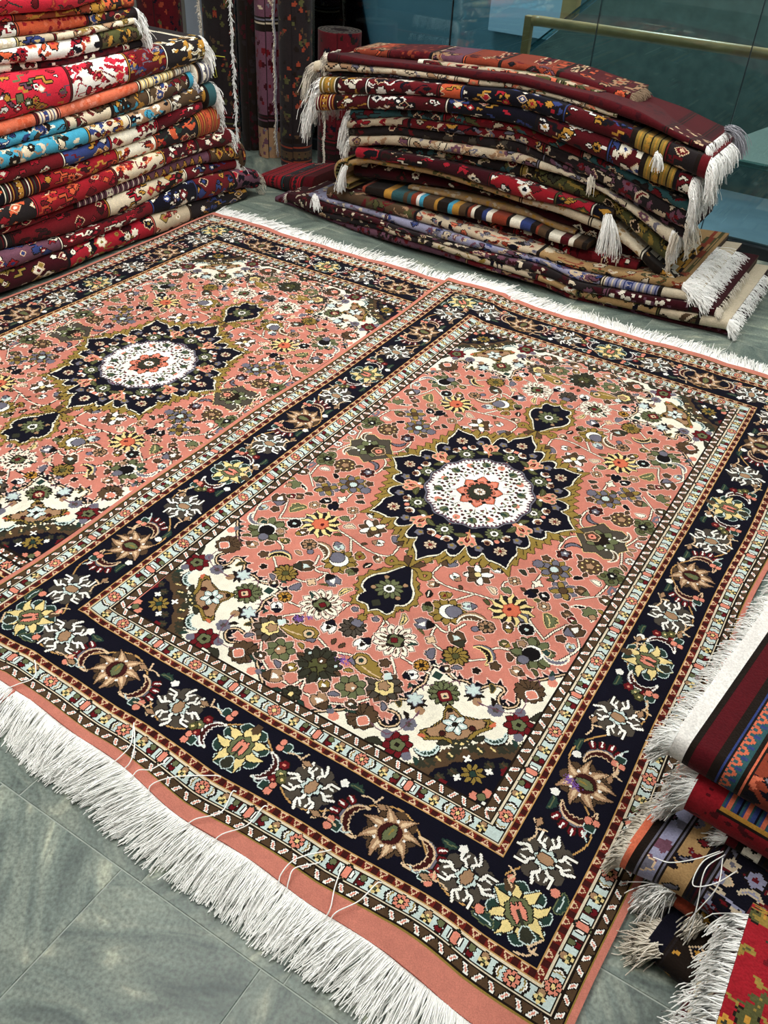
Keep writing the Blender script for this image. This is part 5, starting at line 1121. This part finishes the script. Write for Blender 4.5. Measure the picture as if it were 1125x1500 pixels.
# hanging tassels
def tassel(inf, at_, length, n, m, spread=.10, name='tassel', tip=(.2, -.5, -.8)):
    base = np.tile(np.array(at_), (n, 1))+rngf.normal(0, .006, (n, 3)); d = np.tile(np.array(tip, float), (n, 1)); d /= np.linalg.norm(d, axis=1)[:, None]
    strands(name, base, d, length, inf['root'], m, .0016, 7, .35, spread, .002, .25, 3, 'stuff', 0, .07)
tassel(info['B13'], (.335, 2.675, .37), .15, 60, M_fringe); tassel(info['B13'], (.345, 2.69, .36), .16, 60, M_fringe, .16, 'tassel', (.8, -.3, -.7))
tassel(info['B9'], (.225, 2.69, .50), .06, 40, M_fringe_ecru, .1, 'tassel', (.4, -.6, -.6)); tassel(info['B6'], (.49, 2.64, .66), .06, 50, M_fringe, .35, 'tassel', (.6, -.4, -.6))
tassel(info['B14'], (-1.0, 2.68, .30), .12, 60, M_fringe, .12, 'tassel', (-.3, -.5, -.8)); tassel(info['B20'], (-1.17, 2.66, .125), .07, 50, M_fringe, .3, 'tassel', (.5, -.6, -.3))
tassel(info['B3'], (.66, 2.98, .72), .13, 130, M_fringe_grey, .14, 'tassel', (.5, .1, .1)); tassel(info['B10'], (.63, 2.68, .36), .08, 70, M_fringe_ecru, .1, 'tassel', (.0, -.4, -.9))
# the jute mat's curled left end
def jute_curl():
    r = info['B14']; n = 22; a = np.linspace(.5*np.pi, 1.55*np.pi, n); cx, cz = -1.0, .262
    rows = []
    for d in (0., .05, .12, .2): rows.append(np.stack([cx+.082*np.cos(a), np.full(n, 2.70+d), cz+.072*np.sin(a)], -1))
    f = np.stack([cx+.052*np.cos(a), np.full(n, 2.705), cz+.048*np.sin(a)], -1)
    b = np.stack([cx+.052*np.cos(a), np.full(n, 2.90), cz+.048*np.sin(a)], -1)
    P = np.stack([b, f, np.stack([cx+.066*np.cos(a), np.full(n, 2.69), cz+.06*np.sin(a)], -1)]+rows)
    c = np.full((P.shape[0]-1, n-1), PAL['camel']); c[:, ::5] = PAL['olive']; c[1] = PAL['K']; c[1, ::2] = PAL['moss']
    me = grid_mesh('curled_end', P-np.array(r['root'].location), c, M_wool_old); link('curled_end', me, r['root'])
jute_curl()
# small red kilim lying at the left foot of the back pile
kil = fold_rug('kilim', 'x', 2.93, [(-1.72, .05), (-1.6, .075), (-1.36, .12)], [(-1.74, .004), (-1.36, .004)], .30, '0-.12 maroon b red,K;.12-.45 red b char,crimson;.45-.6 char g crimson,teal;.6-.8 red b char,maroon;.8-1 dred p', 71, 'small scarlet kilim with dark stripes at the left foot of the back pile', None, toprows=.29)
end_fringe(kil, 0, .03, 160, M_fringe_grey, .2, .29)
# ------------------------------------------------------------------ rolled rugs standing on end by the window
def standing_roll(x, y, r, h, spec, seed, label, turns=2.6, squash=1., a_end=-1.2, th=.011, tilt=0., zfine=.95, topc='brown', name='rolled_rug', group='rolled rugs standing on end'):
    pitch = th*1.5; nO = max(int(2*math.pi*r/.009), 40); nI = int((turns-1)*34)
    ang = np.r_[np.linspace(0, 2*np.pi, nO+1), np.linspace(2*np.pi, turns*2*np.pi, nI+1)[1:]]
    rad = np.maximum(r-pitch*ang/(2*np.pi), .012); A = a_end-ang
    zz = np.r_[np.linspace(0, min(h, zfine), int(min(h, zfine)/.009)+1), np.arange(zfine+.05, h, .06) if h > zfine else [], [h] if h > zfine else []]
    rows = [np.stack([rad*np.cos(A), squash*rad*np.sin(A), np.full(len(A), z)], -1) for z in zz]
    ri = np.maximum(rad-th, .004)
    rows += [np.stack([ri*np.cos(A), squash*ri*np.sin(A), np.full(len(A), z)], -1) for z in (h, h-.05)]
    P = np.stack(rows); nc = len(A)-1; nr = len(rows)-1
    nz = len(zz)-1; s = paint_strip(nz, nO, spec, seed)          # columns = height
    c = np.full((nr, nc), PAL['char'], np.uint8); c[:nz, :nO] = s.T[:nz]; c[nz] = PAL[topc]; c[nz, ::3] = PAL['K'] if topc != 'brown' else PAL[topc]; 
    me = grid_mesh('rolled_pile', P, c, M_wool_old)
    root = empty(name, (x, y, .002)); tag(root, label, 'rug', group); link('rolled_pile', me, root)
    return root
e = standing_roll(-1.80, 3.36, .10, 1.9, '0-.12 char b brown,rust,moss;.12-.8 char d brown,rust,moss,K;.8-1 brown b char,rust', 31, 'thick dark brown rolled rug standing nearest the window edge', 3.0)
d = standing_roll(-2.015, 3.40, .085, 1.85, '0-.16 tan d maroon,slate,mauve;.16-.2 mauve b K;.2-.62 mauve m maroon,wine;.62-.66 beige b K;.66-.9 mauve d beige,maroon,slate;.9-1 mauve p', 32, 'purplish rolled rug with beige end bands between two dark rolls', 2.8)
c_ = standing_roll(-2.185, 3.43, .07, 1.8, '0-1 K m char,wine', 33, 'narrow nearly black rolled rug standing beside the purplish one', 2.6)
b_ = standing_roll(-2.36, 3.38, .12, 1.95, '0-.15 char b rust,moss;.15-1 char d brown,rust,moss,maroon', 34, 'flattened brown patterned rug with white fringed edges standing against the pillar', 2.0, .55)
a_ = standing_roll(-2.80, 3.36, .15, 2.0, '0-.2 dred b navy,rust;.2-1 dred d navy,rust,wine,moss', 35, 'dark red patterned rug roll standing behind the left pile', 2.5, .8)
sp_ = standing_roll(-1.60, 3.50, .135, .72, '0-.2 wine b K;.2-1 dred d K,navy,maroon', 36, 'short dark rolled rug with its spiral end showing above the back pile', 4.2, .85, th=.013, zfine=.72, topc='grey')
for nn in range(1):
    w = np.linspace(.05, 1.85, 650); n = len(w)
    for rt_, ox, oy, dx, m_, ln in ((b_, .112, -.03, .6, M_fringe, .035), (b_, -.10, -.045, -.6, M_fringe_ecru, .03), (d, .072, -.055, .3, M_fringe_ecru, .022), (e, -.085, -.075, -.2, M_fringe_grey, .014), (sp_, -.02, -.118, .2, M_fringe_ecru, .02)):
        hz = w if rt_ is not sp_ else w*.34
        base = np.stack([rt_.location[0]+ox+.004*np.sin(hz*31), np.full(n, rt_.location[1]+oy), hz], -1); dr = np.tile(np.array([dx, -.7, -.2]), (n, 1)); dr /= np.linalg.norm(dr, axis=1)[:, None]
        strands('fringed_edge', base, dr, ln, rt_, m_, .0022, 4, .45, .3, .003, .3, 3, 'stuff', 0, .2)
ys = empty('string', (-2.36, 3.31, .5)); tag(ys, 'thin yellow string tied around the brown standing rug', 'string')
M_yel = plain('yellow_string', (206, 200, 60), .6)
tube_path('strand', [(a+2.36, b, c-.5) for a, b, c in [tuple(map(float, v)) for v in ((-2.425, 0, .50), (-2.36, -.012, .512), (-2.275, 0, .515))]], .0022, M_yel, ys, 6)
tube_path('strand', [(a+2.36, -.01, c-.5) for a, c in ((-2.40, .512), (-2.385, .45), (-2.35, .395), (-2.335, .40), (-2.345, .45), (-2.37, .512))], .0022, M_yel, ys, 6)

# ------------------------------------------------------------------ right pile close to the camera (ends and fringes face left)
G = 'folded rugs in the right pile'
def rrug(front, s0, zb, zt, depth, spec, seed, label, top=.3, s1=2.0, cell=.004, end_slope=.0, name='folded_rug', bulge=.85, wob=.003, rim=None, curve_top=None, curve_bot=None):
    return fold_rug(name, 'x', front, curve_top or [(s0, zt-end_slope), (s0+.12, zt), (s1, zt)], curve_bot or [(s0, zb-end_slope), (s0+.12, zb), (s1, zb)], depth, spec, seed, label, G, cell=cell, toprows=top, cap='dred', wob=wob, bulge=bulge, lo=.002, rim=rim)
r7 = rrug(-.015, 1.50, .003, .042, .7, '0-.06 navy p;.06-1 K g navy,gold,char', 51, 'black and navy rug on the tiles, bottom of the right pile', .1)
r6 = rrug(.075, 1.515, .044, .068, .6, '0-.08 rust p;.08-.4 char g gold,olive;.2-1 maroon f navy,gold', 52, 'thin rug with a rust red rim showing under the lavender rug', .1)
r3 = rrug(.115, 1.405, .072, .135, .62, '0-.03 salmon p;.03-.046 navy p;.046-.115 lilac f mauve,navy,slate;.115-.21 camel f maroon,navy,slate;.21-.24 wine b navy;.24-.5 navy f beige,lilac,maroon,slate;.5-1 maroon f navy,beige,lilac', 53, 'lavender and navy bordered rug with salmon rim poking over the coral carpet', .32,
          curve_top=[(1.405, .105), (1.44, .125), (1.5, .135), (2.0, .137)], curve_bot=[(1.405, .035), (1.44, .048), (1.5, .072), (2.0, .072)])
r2b = rrug(.19, 1.555, .139, .158, .55, '0-.05 dred p;.05-.15 cream g maroon,K;.15-.5 char f cream,rust,navy;.5-1 navy f rust,cream', 54, 'thin dark rug with tangled white fringe under the two red rimmed rugs', .1)
r2 = rrug(.215, 1.468, .160, .245, .6, '0-1 red m dred,red', 55, 'lower red rimmed rug of the right pile with a blue zigzag border', .12, bulge=.7, rim=((.10, .30, .34, 'K'), (.11, .34, .38, 'gold'), (.12, .38, .56, 'teal,blue,salmon,salmon,teal,blue,blue,navy'), (.12, .56, .60, 'gold'), (.11, .60, .63, 'K')))
r1 = rrug(.245, 1.405, .248, .312, .75, '0-.055 offwhite p;.055-.138 dred p;.138-.148 K p;.148-.156 gold p;.156-.22 teal z salmon,blue;.22-.23 gold p;.23-.48 rust f navy,ecru,slate,salmon;.48-.54 gold b K;.54-1 dred f navy,gold,ecru', 56, 'top red rimmed rug of the right pile with a white woven end band', .56, bulge=.8)
r5b = rrug(-.60, 1.585, .003, .175, .50, '0-.08 ecru p;.08-.16 beige b salmon,slate;.16-.7 mauve f ecru,salmon,slate;.7-1 maroon f ecru,navy', 57, 'beige and pink edged rug low in the corner under the red and green one', .45)
r5 = rrug(-.62, 1.612, .178, .30, .60, '0-.25 red f dkgreen,gold,olive,moss,maroon;.25-.29 gold b K;.29-.4 gold g K,dkgreen,brown;.4-.44 gold b K;.44-.66 navy f beige,mauve,red;.66-1 red f navy,gold,moss', 58, 'red and green flowered rug nearest the camera at the lower right', .59, bulge=.6)
def turn(inf, deg):
    r = inf['root']; p = Vector((float(inf['s'][0]), float(inf['front'][0]), 0)); q = Matrix.Rotation(math.radians(deg), 4, 'Z')
    l = r.location.copy(); v = Vector((l.x, l.y, 0))-p; v = q @ v; r.location = (p.x+v.x, p.y+v.y, l.z); r.rotation_euler = (0, 0, math.radians(deg))
end_fringe(r1, 0, .044, 1500, M_fringe, .22, .72, .0011); end_fringe(r2, 0, .075, 800, M_fringe, .4, .25, .0011); end_fringe(r3, 0, .05, 420, M_fringe_ecru, .5, .12); end_fringe(r3, 0, .02, 300, M_fringe_ecru, .2, .55)
end_fringe(r2b, 0, .085, 800, M_fringe, .55, .1); end_fringe(r6, 0, .09, 800, M_fringe, .5, .1); end_fringe(r7, 0, .06, 160, M_fringe_ecru, .35, .05); end_fringe(r5, 0, .10, 1700, M_fringe, .7, .58, .0012); end_fringe(r5b, 0, .05, 420, M_fringe, .4, .48)
tassel(r7, (1.52, -.02, .04), .08, 70, M_fringe_ecru, .3, 'tassel', (-.7, -.6, -.2)); tassel(r6, (1.57, .06, .07), .09, 120, M_fringe_ecru, .2, 'tassel', (-.2, -.7, -.6)); tassel(r6, (1.50, .08, .08), .10, 220, M_fringe, .3, 'tassel', (-.5, -.6, -.4))
for pts in (((1.56,.15,.16),(1.535,.10,.17),(1.50,.07,.155),(1.47,.065,.145)), ((1.57,.15,.16),(1.555,.09,.17),(1.57,.05,.13),(1.58,.03,.09),(1.585,.02,.05)), ((1.565,.15,.165),(1.545,.10,.17),(1.55,.06,.15),(1.58,.08,.165),(1.60,.13,.165)), ((1.57,.14,.16),(1.585,.08,.16),(1.575,.04,.11),(1.57,.02,.07))):
    w = np.array(r2b['root'].location); tube_path('loose_strand', [tuple(np.array(q)-w) for q in curve(pts, 6)], .0011, M_fringe, r2b['root'], 6)
for inf, dg in ((r1, -8), (r2, -7), (r3, -9), (r6, -8), (r7, -12), (r2b, -8)): turn(inf, dg)
# ------------------------------------------------------------------ lamps in the ceiling
M_lamp = bpy.data.materials.new('lamp_diffuser'); M_lamp.use_nodes = True
_b = M_lamp.node_tree.nodes['Principled BSDF']; _b.inputs['Emission Color'].default_value = (1, .98, .94, 1); _b.inputs['Emission Strength'].default_value = 6
for i, (lx, ly, lp) in enumerate(LAMPS):
    t = empty('ceiling_lamp', (lx, ly, 3.0)); tag(t, 'square ceiling lamp panel above the '+('back pile', 'window end of the front carpet', 'coral carpets', 'far left corner', 'right pile', 'entrance')[i], 'lamp', 'ceiling lamps')
    boxes('frame', [(0, .475, -.01, 1.0, .05, .03), (0, -.475, -.01, 1.0, .05, .03), (.475, 0, -.01, .05, .9, .03), (-.475, 0, -.01, .05, .9, .03)], M_white, t)
    boxes('diffuser', [(0, 0, -.006, .9, .9, .012)], M_lamp, t)
